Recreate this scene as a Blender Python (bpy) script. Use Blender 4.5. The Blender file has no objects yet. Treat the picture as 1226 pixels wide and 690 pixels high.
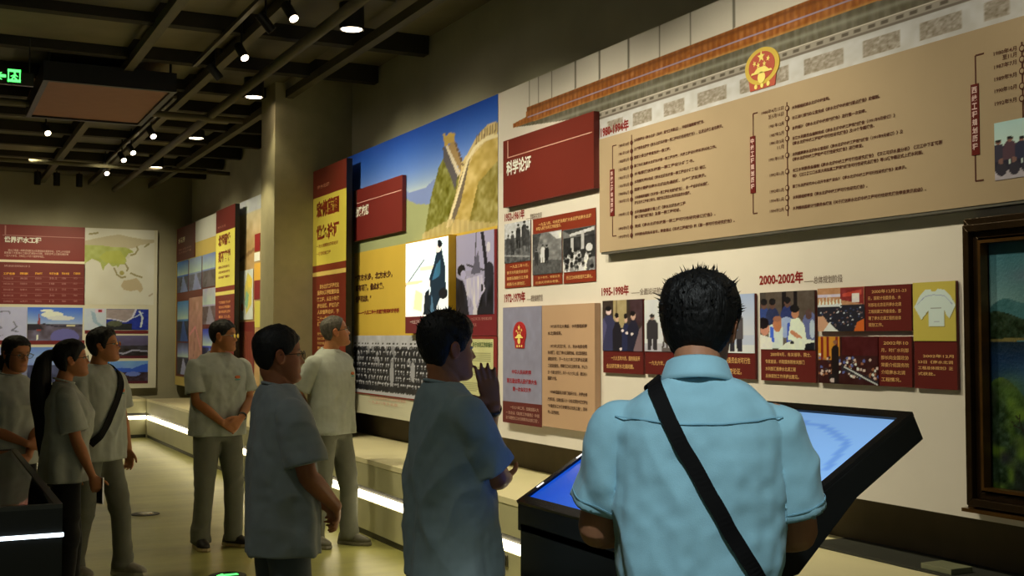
import bpy, bmesh, math, random
import numpy as np
from mathutils import Vector, Matrix
from mathutils.bvhtree import BVHTree

random.seed(4)
rng = np.random.default_rng(7)
SC = bpy.context.scene
COL = SC.collection

# ------------------------------------------------------------------ camera
FPX, CX, CY, EYE = 1400.0, 613.0, 345.0, 1.57
TH = math.atan(705 / 1400.0)          # yaw from the exhibition wall's direction
PT = math.atan(59 / 1400.0)           # slight upward pitch
FW = Vector((math.sin(TH) * math.cos(PT), math.cos(TH) * math.cos(PT), math.sin(PT)))
RT = Vector((math.cos(TH), -math.sin(TH), 0))
UP = RT.cross(FW)
cam_d = bpy.data.cameras.new('camera')
cam_d.sensor_width = 36
cam_d.lens = FPX / 1226 * 36
cam_d.clip_start = 0.05
cam = bpy.data.objects.new('camera', cam_d)
COL.objects.link(cam)
cam.matrix_world = Matrix(((RT.x, UP.x, -FW.x, 0), (RT.y, UP.y, -FW.y, 0), (RT.z, UP.z, -FW.z, EYE), (0, 0, 0, 1)))
SC.camera = cam

# ------------------------------------------------------------------ world, exposure
w = bpy.data.worlds.new('hall_beyond'); SC.world = w; w.use_nodes = True
bg = w.node_tree.nodes['Background']
bg.inputs[0].default_value = (0.80, 0.85, 0.62, 1)
bg.inputs[1].default_value = 0.20
SC.view_settings.view_transform = 'Standard'
SC.view_settings.look = 'None'
SC.view_settings.gamma = 1
SC.view_settings.use_curve_mapping = False
SC.view_settings.exposure = 0.0
SC.cycles.max_bounces = 6
SC.cycles.sample_clamp_indirect = 4

WARM = (1.0, 0.87, 0.53)

def spot_lamp(loc, target, power, size_deg=60, blend=0.6, color=WARM, radius=0.05):
    d = bpy.data.lights.new('spot_beam', 'SPOT')
    d.energy = power; d.spot_size = math.radians(size_deg); d.spot_blend = blend
    d.color = color; d.shadow_soft_size = radius
    o = bpy.data.objects.new('spot_beam', d)
    COL.objects.link(o)
    o.location = loc
    o.rotation_euler = (Vector(target) - Vector(loc)).to_track_quat('-Z', 'Y').to_euler()
    return o

# unseen wash lamps added to brighten the exhibition wall (near ones get fittings below)
ADDED_WASH = [  # x, y, aim z, power
    (1.5, 1.9, 2.75, 95), (1.5, 3.5, 2.55, 150), (1.5, 4.9, 1.5, 370), (1.5, 6.2, 1.5, 400), (1.5, 7.6, 1.75, 255),
    (1.25, 9.0, 1.75, 215), (1.25, 10.2, 1.8, 215), (1.25, 13.6, 1.8, 230), (1.25, 15.3, 1.8, 225), (1.25, 17.2, 1.8, 220)]
for (x, y, tz, pw) in ADDED_WASH:
    spot_lamp((x, y, 4.0), (3.75, y, tz), pw, 74, 0.75, radius=0.10)
# lamps lighting the far wall, the column and the aisle
spot_lamp((2.2, 16.5, 4.0), (2.4, 19.9, 1.9), 270, 62, 0.8, radius=0.1)
spot_lamp((0.4, 16.5, 4.0), (0.9, 19.9, 1.9), 190, 62, 0.8, radius=0.1)
spot_lamp((2.45, 12.0, 3.85), (3.19, 12.05, 1.4), 85, 66, 0.5, radius=0.03)
spot_lamp((1.3, 12.8, 4.1), (1.7, 12.6, 0), 70, 80, 0.8, radius=0.08)
spot_lamp((1.9, 16.2, 4.1), (2.1, 15.6, 0), 90, 85, 0.8, radius=0.08)
spot_lamp((0.2, 9.0, 4.1), (1.3, 8.6, 0.9), 60, 70, 0.8, radius=0.08)
# lamps behind the viewer, cooler, on the visitors' backs
spot_lamp((0.1, 0.3, 4.1), (1.50, 2.15, 1.15), 330, 31, 0.7, color=(0.92, 1.0, 0.98), radius=0.10)
spot_lamp((-0.6, 3.4, 4.1), (1.3, 4.3, 1.1), 48, 60, 0.8, color=(0.95, 0.98, 0.90), radius=0.10)

# ------------------------------------------------------------------ helpers
def lin(c):
    c = np.asarray(c, float) / 255.0
    return np.where(c <= 0.04045, c / 12.92, ((c + 0.055) / 1.055) ** 2.4)

LW = np.array([226, 210, 160.0])       # how a white print reads under the warm board lights
def ob(c, lw=LW):
    """surface colour of a print that reads as sRGB c on the lit boards"""
    return np.clip(lin(c) / lin(lw) * 0.82, 0.002, 0.9)

def vnoise(P, seed=0):
    P = np.asarray(P, float)
    i = np.floor(P).astype(np.int64); f = P - i; f = f * f * (3 - 2 * f)
    def h(ix, iy, iz):
        n = (ix * 374761393 + iy * 668265263 + iz * 2147483647 + seed * 1274126177) & 0xffffffff
        n = ((n ^ (n >> 13)) * 1274126177) & 0xffffffff
        return ((n ^ (n >> 16)) & 0xffff) / 65535.0
    x, y, z = i[..., 0], i[..., 1], i[..., 2]; r = 0
    for dx in (0, 1):
        for dy in (0, 1):
            for dz in (0, 1):
                wgt = (f[..., 0] if dx else 1 - f[..., 0]) * (f[..., 1] if dy else 1 - f[..., 1]) * (f[..., 2] if dz else 1 - f[..., 2])
                r = r + wgt * h(x + dx, y + dy, z + dz)
    return r * 2 - 1

MATS = {}
def pmat(name, rgb, rough=0.6, metal=0.0, var=0.08, scale=8.0, bump=0.0, bscale=60.0, emit=None, estr=0.0, alpha=1.0, trans=0.0, sheen=0.0, spec=0.5, attr=None, stretch=None):
    if name in MATS: return MATS[name]
    m = bpy.data.materials.new(name); m.use_nodes = True
    nt = m.node_tree; N = nt.nodes; L = nt.links
    b = N['Principled BSDF']
    tc = N.new('ShaderNodeTexCoord'); mp = N.new('ShaderNodeMapping')
    L.new(tc.outputs['Object'], mp.inputs[0])
    if stretch: mp.inputs['Scale'].default_value = stretch
    nz = N.new('ShaderNodeTexNoise'); nz.inputs['Scale'].default_value = scale; nz.inputs['Detail'].default_value = 4
    L.new(mp.outputs[0], nz.inputs['Vector'])
    mr = N.new('ShaderNodeMapRange'); mr.inputs['To Min'].default_value = 1 - var; mr.inputs['To Max'].default_value = 1 + var
    mr.inputs['From Min'].default_value = 0.3; mr.inputs['From Max'].default_value = 0.7
    L.new(nz.outputs[0], mr.inputs[0])
    mx = N.new('ShaderNodeMix'); mx.data_type = 'RGBA'; mx.blend_type = 'MULTIPLY'; mx.inputs[0].default_value = 1
    if attr:
        at = N.new('ShaderNodeAttribute'); at.attribute_name = attr; L.new(at.outputs['Color'], mx.inputs[6])
    else:
        mx.inputs[6].default_value = (*[float(v) for v in rgb], 1)
    L.new(mr.outputs[0], mx.inputs[7])
    L.new(mx.outputs[2], b.inputs['Base Color'])
    b.inputs['Roughness'].default_value = rough; b.inputs['Metallic'].default_value = metal
    b.inputs['Specular IOR Level'].default_value = spec
    if sheen: b.inputs['Sheen Weight'].default_value = sheen
    if trans:
        b.inputs['Transmission Weight'].default_value = trans
    if emit is not None or estr:
        if attr and emit is None: L.new(at.outputs['Color'], b.inputs['Emission Color'])
        else: b.inputs['Emission Color'].default_value = (*emit, 1)
        b.inputs['Emission Strength'].default_value = estr
    if bump:
        n2 = N.new('ShaderNodeTexNoise'); n2.inputs['Scale'].default_value = bscale; n2.inputs['Detail'].default_value = 3
        L.new(mp.outputs[0], n2.inputs['Vector'])
        bp = N.new('ShaderNodeBump'); bp.inputs['Strength'].default_value = bump; bp.inputs['Distance'].default_value = 0.01
        L.new(n2.outputs[0], bp.inputs['Height']); L.new(bp.outputs[0], b.inputs['Normal'])
    MATS[name] = m
    return m

def print_mat(c, lw=LW):
    c = tuple(int(v) for v in c)
    k = 'print_%d_%d_%d_%d' % (*c, int(lw[0]))
    return pmat(k, ob(c, lw), 0.45, var=0.03, scale=3, spec=0.3)

def empty(name, loc, rz=0, label=None, cat=None, group=None, kind=None):
    o = bpy.data.objects.new(name, None); COL.objects.link(o)
    o.location = loc; o.rotation_euler = (0, 0, rz); o.empty_display_size = 0.1
    return tag(o, label, cat, group, kind)

def tag(o, label=None, cat=None, group=None, kind=None):
    if label: o['label'] = label
    if cat: o['category'] = cat
    if group: o['group'] = group
    if kind: o['kind'] = kind
    return o

def mesh_obj(name, V, F, mat, parent=None, smooth=False, loc=None, cols=None, colname='col'):
    """V in world coordinates when loc given or parent has only a translation: stored relative to it"""
    me = bpy.data.meshes.new(name)
    V = np.asarray(V, float)
    me.from_pydata([tuple(v) for v in V], [], [tuple(int(i) for i in f) for f in F])
    if mat is not None: me.materials.append(mat)
    if smooth: me.polygons.foreach_set('use_smooth', [True] * len(me.polygons))
    if cols is not None:
        ca = me.color_attributes.new(colname, 'FLOAT_COLOR', 'POINT')
        c4 = np.ones((len(V), 4)); c4[:, :3] = cols
        ca.data.foreach_set('color', c4.ravel())
    me.update()
    o = bpy.data.objects.new(name, me); COL.objects.link(o)
    if parent is not None: o.parent = parent
    return o

class Geo:
    def __init__(s): s.V = []; s.F = []; s.n = 0
    def add(s, V, F):
        V = np.asarray(V, float).reshape(-1, 3)
        s.V.append(V); s.F += [[i + s.n for i in f] for f in F]; s.n += len(V); return s
    def box(s, x0, x1, y0, y1, z0, z1):
        V = [(x0, y0, z0), (x1, y0, z0), (x1, y1, z0), (x0, y1, z0), (x0, y0, z1), (x1, y0, z1), (x1, y1, z1), (x0, y1, z1)]
        return s.add(V, [(0, 3, 2, 1), (4, 5, 6, 7), (0, 1, 5, 4), (1, 2, 6, 5), (2, 3, 7, 6), (3, 0, 4, 7)])
    def arr(s): return np.concatenate(s.V) if s.V else np.zeros((0, 3))
    def obj(s, name, mat, parent=None, smooth=False, origin=None, bevel=0, cols=None):
        V = s.arr()
        if origin is None:
            origin = world_loc(parent) if parent is not None else ((V[:, 0].min() + V[:, 0].max()) / 2, (V[:, 1].min() + V[:, 1].max()) / 2, V[:, 2].min())
        o = mesh_obj(name, V - np.array(origin), s.F, mat, parent, smooth, cols=cols)
        if parent is None: o.location = origin
        if bevel:
            md = o.modifiers.new('bevel', 'BEVEL'); md.width = bevel; md.segments = 2; md.limit_method = 'ANGLE'
        return o

def world_loc(o):
    v = Vector((0, 0, 0))
    while o is not None:
        v = v + Vector(o.location); o = o.parent
    return v

def ring_loft(rings, cap=True):
    """rings: list of (n,3) arrays"""
    n = len(rings[0]); V = np.concatenate(rings); F = []
    for k in range(len(rings) - 1):
        for i in range(n):
            j = (i + 1) % n
            F.append((k * n + i, k * n + j, (k + 1) * n + j, (k + 1) * n + i))
    if cap:
        F.append(tuple(range(n - 1, -1, -1))); F.append(tuple((len(rings) - 1) * n + i for i in range(n)))
    return V, F

def cr(P, m=6):
    """Catmull-Rom through rows of P"""
    P = np.asarray(P, float); out = []
    Q = np.vstack([2 * P[0] - P[1], P, 2 * P[-1] - P[-2]])
    for k in range(1, len(Q) - 2):
        p0, p1, p2, p3 = Q[k - 1], Q[k], Q[k + 1], Q[k + 2]
        for t in np.linspace(0, 1, m, endpoint=False):
            out.append(0.5 * ((2 * p1) + (-p0 + p2) * t + (2 * p0 - 5 * p1 + 4 * p2 - p3) * t * t + (-p0 + 3 * p1 - 3 * p2 + p3) * t ** 3))
    out.append(Q[-2]); return np.array(out)

def tube(P, R, seg=12, flat=None, m=4, endround=True, smooth=True):
    """tube through points P with radii R; flat=(dir, factor) squashes across dir"""
    P = np.asarray(P, float); R = np.asarray(R, float).reshape(-1, 1)
    if smooth and len(P) > 2: PR = cr(np.hstack([P, R]), m)
    else: PR = np.hstack([P, R])
    C = PR[:, :3]; r = np.abs(PR[:, 3])
    T = np.gradient(C, axis=0); T /= np.linalg.norm(T, axis=1)[:, None] + 1e-9
    u = np.cross(T[0], (0, 0, 1.0) if abs(T[0][2]) < 0.9 else (0, 1.0, 0)); u /= np.linalg.norm(u)
    A = np.linspace(0, 2 * np.pi, seg, endpoint=False); rings = []
    def ring(c, u, v, rad):
        d = np.outer(np.cos(A), u) + np.outer(np.sin(A), v)
        if flat is not None:
            fd = np.asarray(flat[0], float); fd = fd / np.linalg.norm(fd)
            d = d - np.outer(d @ fd, fd) * (1 - flat[1])
        return c + d * rad
    for k in range(len(C)):
        t = T[k]; u = u - t * (u @ t); u /= np.linalg.norm(u); v = np.cross(t, u)
        if k == 0 and endround:
            for q in (0.9, 0.55): rings.append(ring(C[0] - t * r[0] * q * 0.8, u, v, r[0] * math.sqrt(1 - q * q)))
        rings.append(ring(C[k], u, v, r[k]))
        if k == len(C) - 1 and endround:
            for q in (0.55, 0.9): rings.append(ring(C[-1] + t * r[-1] * q * 0.8, u, v, r[-1] * math.sqrt(1 - q * q)))
    return ring_loft(rings)

def ell(c, r, seg=16, rot=None):
    c = np.asarray(c, float); rings = []
    for t in np.linspace(-0.97, 0.97, 11):
        z = math.sin(t * math.pi / 2); q = math.cos(t * math.pi / 2)
        A = np.linspace(0, 2 * np.pi, seg, endpoint=False)
        P = np.stack([np.cos(A) * q * r[0], np.sin(A) * q * r[1], np.full(seg, z * r[2])], 1)
        if rot is not None: P = P @ np.asarray(rot).T
        rings.append(P + c)
    return ring_loft(rings)

def remesh(geo, voxel, smooth_it=4, fac=0.5):
    me = bpy.data.meshes.new('tmp'); me.from_pydata([tuple(v) for v in geo.arr()], [], [tuple(f) for f in geo.F]); me.update()
    o = bpy.data.objects.new('tmp', me); COL.objects.link(o)
    md = o.modifiers.new('r', 'REMESH'); md.mode = 'VOXEL'; md.voxel_size = voxel; md.adaptivity = 0
    if smooth_it:
        ms = o.modifiers.new('s', 'SMOOTH'); ms.iterations = smooth_it; ms.factor = fac
    dg = bpy.context.evaluated_depsgraph_get(); ev = o.evaluated_get(dg); m2 = ev.to_mesh()
    V = np.empty(len(m2.vertices) * 3); m2.vertices.foreach_get('co', V); V = V.reshape(-1, 3)
    N = np.empty(len(m2.vertices) * 3); m2.vertices.foreach_get('normal', N); N = N.reshape(-1, 3)
    F = [tuple(p.vertices) for p in m2.polygons]
    ev.to_mesh_clear(); bpy.data.objects.remove(o); bpy.data.meshes.remove(me)
    return V, N, F

# --------------------------------------------------------------- pixel rays
def ray(px, py):
    return FW * FPX + RT * (px - CX) + UP * (CY - py)
def on_x(px, py, X):
    d = ray(px, py); t = X / d.x; return Vector((X, d.y * t, EYE + d.z * t))
def on_y(px, py, Y):
    d = ray(px, py); t = Y / d.y; return Vector((d.x * t, Y, EYE + d.z * t))
def on_z(px, py, Z):
    d = ray(px, py); t = (Z - EYE) / d.z; return Vector((d.x * t, d.y * t, Z))
def at_depth(px, z):
    d = ray(px, 404); k = z / FPX; return Vector((d.x * k, d.y * k, 0))

# ------------------------------------------------- surfaces that carry prints
class Surf:
    """axis 'x': the exhibition wall (u = -Y, v = Z, n towards the room); axis 'y': the far wall (u = X)"""
    def __init__(s, axis, d): s.axis = axis; s.d = d
    def w(s, u, v, n=0.0):
        return (s.d - n, -u, v) if s.axis == 'x' else (u, s.d - n, v)
    def px(s, x, y, n=0.0):
        if s.axis == 'x':
            p = on_x(x, y, s.d - n); return -p.y, p.z
        p = on_y(x, y, s.d - n); return p.x, p.z
WS = Surf('x', 3.75)
BS = Surf('y', 19.86)

def slab(geo, S, u0, u1, v0, v1, n0, n1):
    P = [S.w(u, v, n) for n in (n0, n1) for (u, v) in ((u0, v0), (u1, v0), (u1, v1), (u0, v1))]
    return geo.add(P, [(3, 2, 1, 0), (4, 5, 6, 7), (0, 1, 5, 4), (1, 2, 6, 5), (2, 3, 7, 6), (3, 0, 4, 7)])

def polyslab(geo, S, pts, n0, n1):
    k = len(pts)
    P = [S.w(u, v, n) for n in (n0, n1) for (u, v) in pts]
    F = [tuple(range(k - 1, -1, -1)), tuple(range(k, 2 * k))] + [(i, (i + 1) % k, k + (i + 1) % k, k + i) for i in range(k)]
    return geo.add(P, F)

class Pic:
    """a little painter for flat prints: u to the right, v up, colours as they read in sRGB"""
    def __init__(s, w, h, c=(200, 190, 150)):
        s.w, s.h = w, h
        s.U, s.V = np.meshgrid(np.linspace(0, 1, w), np.linspace(0, 1, h))
        s.C = np.ones((h, w, 3)) * np.array(c, float)
    def mix(s, m, c):
        m = np.clip(m, 0, 1)[..., None]; s.C = s.C * (1 - m) + np.array(c, float) * m; return s
    def grad(s, c0, c1, v0=0, v1=1, u0=0, u1=1):
        t = np.clip((s.V - v0) / max(v1 - v0, 1e-6), 0, 1)[..., None]
        m = ((s.V >= v0) & (s.V <= v1) & (s.U >= u0) & (s.U <= u1))[..., None]
        s.C = np.where(m, np.array(c0) * (1 - t) + np.array(c1) * t, s.C); return s
    def rect(s, u0, u1, v0, v1, c): return s.mix(((s.U >= u0) & (s.U <= u1) & (s.V >= v0) & (s.V <= v1)).astype(float), c)
    def ell(s, cu, cv, ru, rv, c, a=1.0, rot=0):
        x, y = s.U - cu, s.V - cv; cr_, sr = math.cos(rot), math.sin(rot)
        d = ((x * cr_ + y * sr) / ru) ** 2 + ((-x * sr + y * cr_) / rv) ** 2
        return s.mix((d < 1) * a, c)
    def blob(s, cu, cv, ru, rv, c, a=1.0):
        d = ((s.U - cu) / ru) ** 2 + ((s.V - cv) / rv) ** 2
        return s.mix(np.exp(-d) * a, c)
    def mask(s, pts):
        m = np.zeros(s.U.shape, bool); k = len(pts)
        for i in range(k):
            (x0, y0), (x1, y1) = pts[i], pts[(i + 1) % k]
            if y0 == y1: continue
            c = ((y0 > s.V) != (y1 > s.V)) & (s.U < (x1 - x0) * (s.V - y0) / (y1 - y0) + x0)
            m ^= c
        return m
    def poly(s, pts, c, a=1.0): return s.mix(s.mask(pts) * a, c)
    def line(s, pts, wd, c, a=1.0):
        for (x0, y0), (x1, y1) in zip(pts[:-1], pts[1:]):
            dx, dy = x1 - x0, y1 - y0; L2 = dx * dx + dy * dy + 1e-9
            t = np.clip(((s.U - x0) * dx + (s.V - y0) * dy) / L2, 0, 1)
            d = np.hypot(s.U - x0 - t * dx, (s.V - y0 - t * dy))
            s.mix((d < wd) * a, c)
        return s
    def noise(s, amp, su, sv=None, m=None, seed=0):
        sv = sv or su
        n = vnoise(np.stack([s.U * su, s.V * sv, np.zeros_like(s.U) + 0.5], -1), seed) + 0.5 * vnoise(np.stack([s.U * su * 2.1, s.V * sv * 2.1, np.zeros_like(s.U)], -1), seed + 5)
        k = (n * amp)[..., None]
        if m is not None: k = k * m[..., None]
        s.C = np.clip(s.C + k, 0, 255); return s
    def gray(s, tint=(1.0, 0.95, 0.80)):
        g = s.C @ np.array([0.35, 0.5, 0.15]); s.C = g[..., None] * np.array(tint); return s

def photo(name, S, u0, u1, v0, v1, n, pic, parent, lw=LW, mat=None):
    """the print of pic on a thin sheet standing n off the surface"""
    h, w_ = pic.h, pic.w
    uu = np.linspace(u0, u1, w_); vv = np.linspace(v0, v1, h)
    o = world_loc(parent) if parent is not None else Vector((0, 0, 0))
    G = np.array([S.w(u, v, n) for v in vv for u in uu]) - np.array(o)
    k = len(G)
    back = np.array([S.w(u, v, n - 0.003) for (u, v) in ((u0, v0), (u1, v0), (u1, v1), (u0, v1))]) - np.array(o)
    F = [(j * w_ + i, j * w_ + i + 1, (j + 1) * w_ + i + 1, (j + 1) * w_ + i) for j in range(h - 1) for i in range(w_ - 1)]
    c00, c10, c11, c01 = 0, w_ - 1, h * w_ - 1, (h - 1) * w_
    F += [(k + 3, k + 2, k + 1, k), (k, k + 1, c10, c00), (k + 1, k + 2, c11, c10), (k + 2, k + 3, c01, c11), (k + 3, k, c00, c01)]
    cols = ob(pic.C.reshape(-1, 3), lw)
    cols = np.vstack([cols, cols[[c00, c10, c11, c01]]])
    if mat is None: mat = pmat('photo_print', (1, 1, 1), 0.4, var=0.02, scale=4, spec=0.3, attr='col')
    return mesh_obj(name, np.vstack([G, back]), F, mat, parent, cols=cols)

# --------------------------------------------------------------- lettering
_TC = {}
_fonts = {}
def glyphs(s, bold=0.0, res=2):
    k = (s, bold, res)
    if k in _TC: return _TC[k]
    cu = bpy.data.curves.new('t', 'FONT'); cu.body = s; cu.size = 1.0; cu.resolution_u = res; cu.offset = bold
    o = bpy.data.objects.new('t', cu); COL.objects.link(o)
    dg = bpy.context.evaluated_depsgraph_get(); ev = o.evaluated_get(dg); m = ev.to_mesh()
    V = np.empty(len(m.vertices) * 3); m.vertices.foreach_get('co', V); V = V.reshape(-1, 3)
    F = [tuple(p.vertices) for p in m.polygons]
    ev.to_mesh_clear(); bpy.data.objects.remove(o); bpy.data.curves.remove(cu)
    _TC[k] = (V, F); return V, F

def put_text(geo, S, s, u, v, h, width=None, n=0.002, bold=0.0, align='l', slant=None):
    """lettering of cap height ~h, left baseline at (u, v); width squeezes it"""
    V, F = glyphs(s, bold)
    if len(V) == 0: return
    x0, x1 = V[:, 0].min(), V[:, 0].max(); y0, y1 = V[:, 1].min(), V[:, 1].max()
    ky = h / max(y1 - y0, 1e-6); kx = ky if width is None else width / max(x1 - x0, 1e-6)
    X = (V[:, 0] - x0) * kx; Y = (V[:, 1] - y0) * ky
    if align == 'r': X = X - X.max()
    if align == 'c': X = X - X.max() / 2
    P = [S.w(u + a, v + b, n) for a, b in zip(X, Y)]
    geo.add(P, F)
# =================================================================== ROOM
CONC = lambda n, c, r=0.75: pmat(n, lin(c), r, var=0.10, scale=1.6, bump=0.15, bscale=30)
m_wall = CONC('painted_plaster', (158, 154, 134))
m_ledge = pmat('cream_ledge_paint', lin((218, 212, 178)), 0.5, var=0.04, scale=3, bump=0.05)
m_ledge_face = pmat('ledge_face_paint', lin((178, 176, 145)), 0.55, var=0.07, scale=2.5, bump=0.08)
m_plinth = pmat('dark_plinth', lin((52, 52, 44)), 0.5)
m_led = pmat('led_strip_glow', (1, 1, 1), 0.4, emit=(1.0, 0.86, 0.55), estr=9.0)
m_black = pmat('black_metal', lin((22, 22, 22)), 0.45, var=0.1)
m_dark = pmat('dark_ceiling_paint', lin((118, 112, 90)), 0.85, var=0.15, scale=2)
m_dark2 = pmat('dark_ceiling_steel', lin((92, 88, 70)), 0.7, var=0.15, scale=3)
m_darker = pmat('black_ceiling_paint', lin((44, 41, 32)), 0.9)

def floor_material():
    m = bpy.data.materials.new('polished_concrete'); m.use_nodes = True
    nt = m.node_tree; N = nt.nodes; L = nt.links; b = N['Principled BSDF']
    tc = N.new('ShaderNodeTexCoord')
    n1 = N.new('ShaderNodeTexNoise'); n1.inputs['Scale'].default_value = 0.9; n1.inputs['Detail'].default_value = 8; n1.inputs['Roughness'].default_value = 0.65
    n2 = N.new('ShaderNodeTexNoise'); n2.inputs['Scale'].default_value = 14; n2.inputs['Detail'].default_value = 5
    mp = N.new('ShaderNodeMapping'); mp.inputs['Scale'].default_value = (0.5, 2.2, 1)
    L.new(tc.outputs['Object'], mp.inputs[0]); L.new(mp.outputs[0], n1.inputs['Vector']); L.new(tc.outputs['Object'], n2.inputs['Vector'])
    cr_ = N.new('ShaderNodeValToRGB')
    cr_.color_ramp.elements[0].position = 0.3; cr_.color_ramp.elements[0].color = (*lin((134, 134, 74)), 1)
    cr_.color_ramp.elements[1].position = 0.72; cr_.color_ramp.elements[1].color = (*lin((182, 180, 110)), 1)
    L.new(n1.outputs[0], cr_.inputs[0]); L.new(cr_.outputs[0], b.inputs['Base Color'])
    mr = N.new('ShaderNodeMapRange'); mr.inputs['To Min'].default_value = 0.26; mr.inputs['To Max'].default_value = 0.36
    L.new(n2.outputs[0], mr.inputs[0]); L.new(mr.outputs[0], b.inputs['Roughness'])
    bp = N.new('ShaderNodeBump'); bp.inputs['Strength'].default_value = 0.05; bp.inputs['Distance'].default_value = 0.004
    L.new(n1.outputs[0], bp.inputs['Height']); L.new(bp.outputs[0], b.inputs['Normal'])
    return m

Geo().box(-5, 4.3, -3, 20.6, -0.2, 0).obj('floor', floor_material())['kind'] = 'structure'
Geo().box(4.02, 4.3, -3, 20.6, 0, 4.27).obj('wall_right', CONC('pale_painted_plaster', (196, 196, 178)))['kind'] = 'structure'
Geo().box(-5, 4.02, 20.0, 20.6, 0, 4.27).obj('wall_back', m_wall)['kind'] = 'structure'
Geo().box(-5.3, -5, -3, 20.6, 0, 4.27).obj('wall_left', m_wall)['kind'] = 'structure'
Geo().box(3.975, 4.02, -3, 19.98, .607, .86).obj('trim_3', pmat('dark_recess_board', lin((78, 68, 50)), 0.8))['kind'] = 'structure'
ceil = Geo().box(-5, 4.3, -3, 20.6, 4.27, 4.5).obj('ceiling', m_dark); ceil['kind'] = 'structure'
# column with a flush front
Geo().box(3.19, 4.02, 11.75, 12.28, 0, 4.27).obj('column', pmat('column_paint', lin((176, 170, 138)), 0.7, var=0.06, bump=0.1), bevel=0.004)['kind'] = 'structure'

# low display ledge along both walls: top, face, light strip, plinth
def ledge(name, boxf, segs, mats=None):
    r = empty(name, (0, 0, 0), kind='structure')
    for nm, m, dims in segs:
        g = Geo()
        for d in dims: g.box(*d)
        o = g.obj(nm, m, r)
    return r
F_ = 3.15
def right_ledge(y0, y1):
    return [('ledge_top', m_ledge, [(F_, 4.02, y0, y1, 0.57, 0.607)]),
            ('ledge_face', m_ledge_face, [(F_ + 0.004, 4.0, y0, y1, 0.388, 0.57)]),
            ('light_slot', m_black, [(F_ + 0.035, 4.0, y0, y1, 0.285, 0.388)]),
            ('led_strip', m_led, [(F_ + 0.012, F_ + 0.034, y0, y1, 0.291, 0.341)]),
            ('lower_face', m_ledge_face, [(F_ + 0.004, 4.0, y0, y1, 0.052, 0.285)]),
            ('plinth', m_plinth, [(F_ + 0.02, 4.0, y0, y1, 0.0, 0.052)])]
F_ = 3.37
ledge('trim_1', None, right_ledge(-1.0, 3.44))
F_ = 3.15
ledge('trim_4', None, right_ledge(3.46, 18.99))
def back_ledge(x0, x1):
    Y = 19.0
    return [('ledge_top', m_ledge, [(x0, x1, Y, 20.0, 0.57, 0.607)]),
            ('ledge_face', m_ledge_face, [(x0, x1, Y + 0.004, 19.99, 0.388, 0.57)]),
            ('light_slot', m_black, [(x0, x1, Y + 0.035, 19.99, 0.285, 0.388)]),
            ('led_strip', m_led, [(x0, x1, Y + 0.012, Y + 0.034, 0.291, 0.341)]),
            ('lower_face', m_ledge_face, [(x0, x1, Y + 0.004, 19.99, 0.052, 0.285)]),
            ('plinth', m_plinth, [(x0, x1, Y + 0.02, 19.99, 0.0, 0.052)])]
ledge('trim_2', None, back_ledge(-1.5, 3.15))

tag(Geo().box(3.68, 3.97, -1.0, 4.3, .608, .616).obj('ledge_shade_strip', pmat('ledge_shade_dark', lin((44, 46, 44)), .7)), 'dark strip standing in for shade along the back of the ledge under the painting', 'mat')  # dark strip laid where the back of the ledge falls in shade
tag(Geo().box(3.125, 3.36, -1.0, 3.45, .0, .622).obj('low_shade_box', m_black, bevel=.003), 'long low black box standing in for shade before the ledge under the painting', 'plinth')  # black box added for the darkness of the shaded ledge front
q = on_z(1133, 676, .62); tag(Geo().box(3.70, 3.82, q.y - .16, q.y, .6165, .64).obj('cable_box', pmat('grey_cable_box', lin((120, 124, 104)), .5), bevel=.002), 'small flat grey cable box on the dark shade strip below the painting', 'cable box')
# ------------------------------------------------------------- ceiling steel
for i, y in enumerate((9.6, 10.9, 12.1, 13.2, 14.3, 15.4, 16.5, 17.6, 18.8)):
    Geo().box(-5, 4.0, y, y + 0.12, 4.10, 4.27).obj('ceiling_beam', m_darker, ceil)
for i, x in enumerate((-2.4, -0.9, 0.35, 1.62, 2.35, 3.3)):
    Geo().box(x, x + 0.08, 2, 20.0, 4.04, 4.12).obj('ceiling_joist', m_dark2, ceil)
# infill boards between the steel, each a panel of its own
ys = (8.4, 9.6, 10.9, 12.1, 13.2, 14.3, 15.4, 16.5, 17.6, 18.8, 20.0)
xs_ = (-2.4, -0.9, 0.35, 1.62, 2.35, 3.3)
for a, b_ in zip(ys[:-1], ys[1:]):
    for c, d in zip(xs_[:-1], xs_[1:]):
        Geo().box(c + 0.1, d - 0.02, a + 0.15, b_ - 0.03, 4.17 + random.uniform(0, 0.05), 4.25).obj('ceiling_panel', m_dark2 if random.random() < 0.45 else m_dark, ceil)

def pipe(name, label, P, r, m):
    V, F = tube(P, [r] * len(P), 10, smooth=False, endround=False)
    g = Geo().add(V, F); o = g.obj(name, m, smooth=True)
    return tag(o, label, 'pipe')
pipe('ceiling_pipe', 'thin dark pipe crossing the ceiling in front of the column', [(-2, 12.75, 3.95), (3.1, 12.75, 3.95)], 0.035, m_dark2)
pipe('ceiling_pipe', 'dark pipe under the ceiling nearest the far wall', [(-2, 17.2, 3.98), (4.0, 17.2, 3.98)], 0.03, m_dark2)
pipe('ceiling_pipe', 'thick dark pipe running along the ceiling above the row of round lamps', [(2.75, 7.0, 3.98), (2.75, 19.9, 3.98)], 0.045, m_dark2)
g = Geo().box(-1.6, -0.2, 9.6, 19.8, 3.72, 4.02); tag(g.obj('air_duct', m_dark), 'wide dark sheet-metal air duct running above the exit sign', 'duct')

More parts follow.
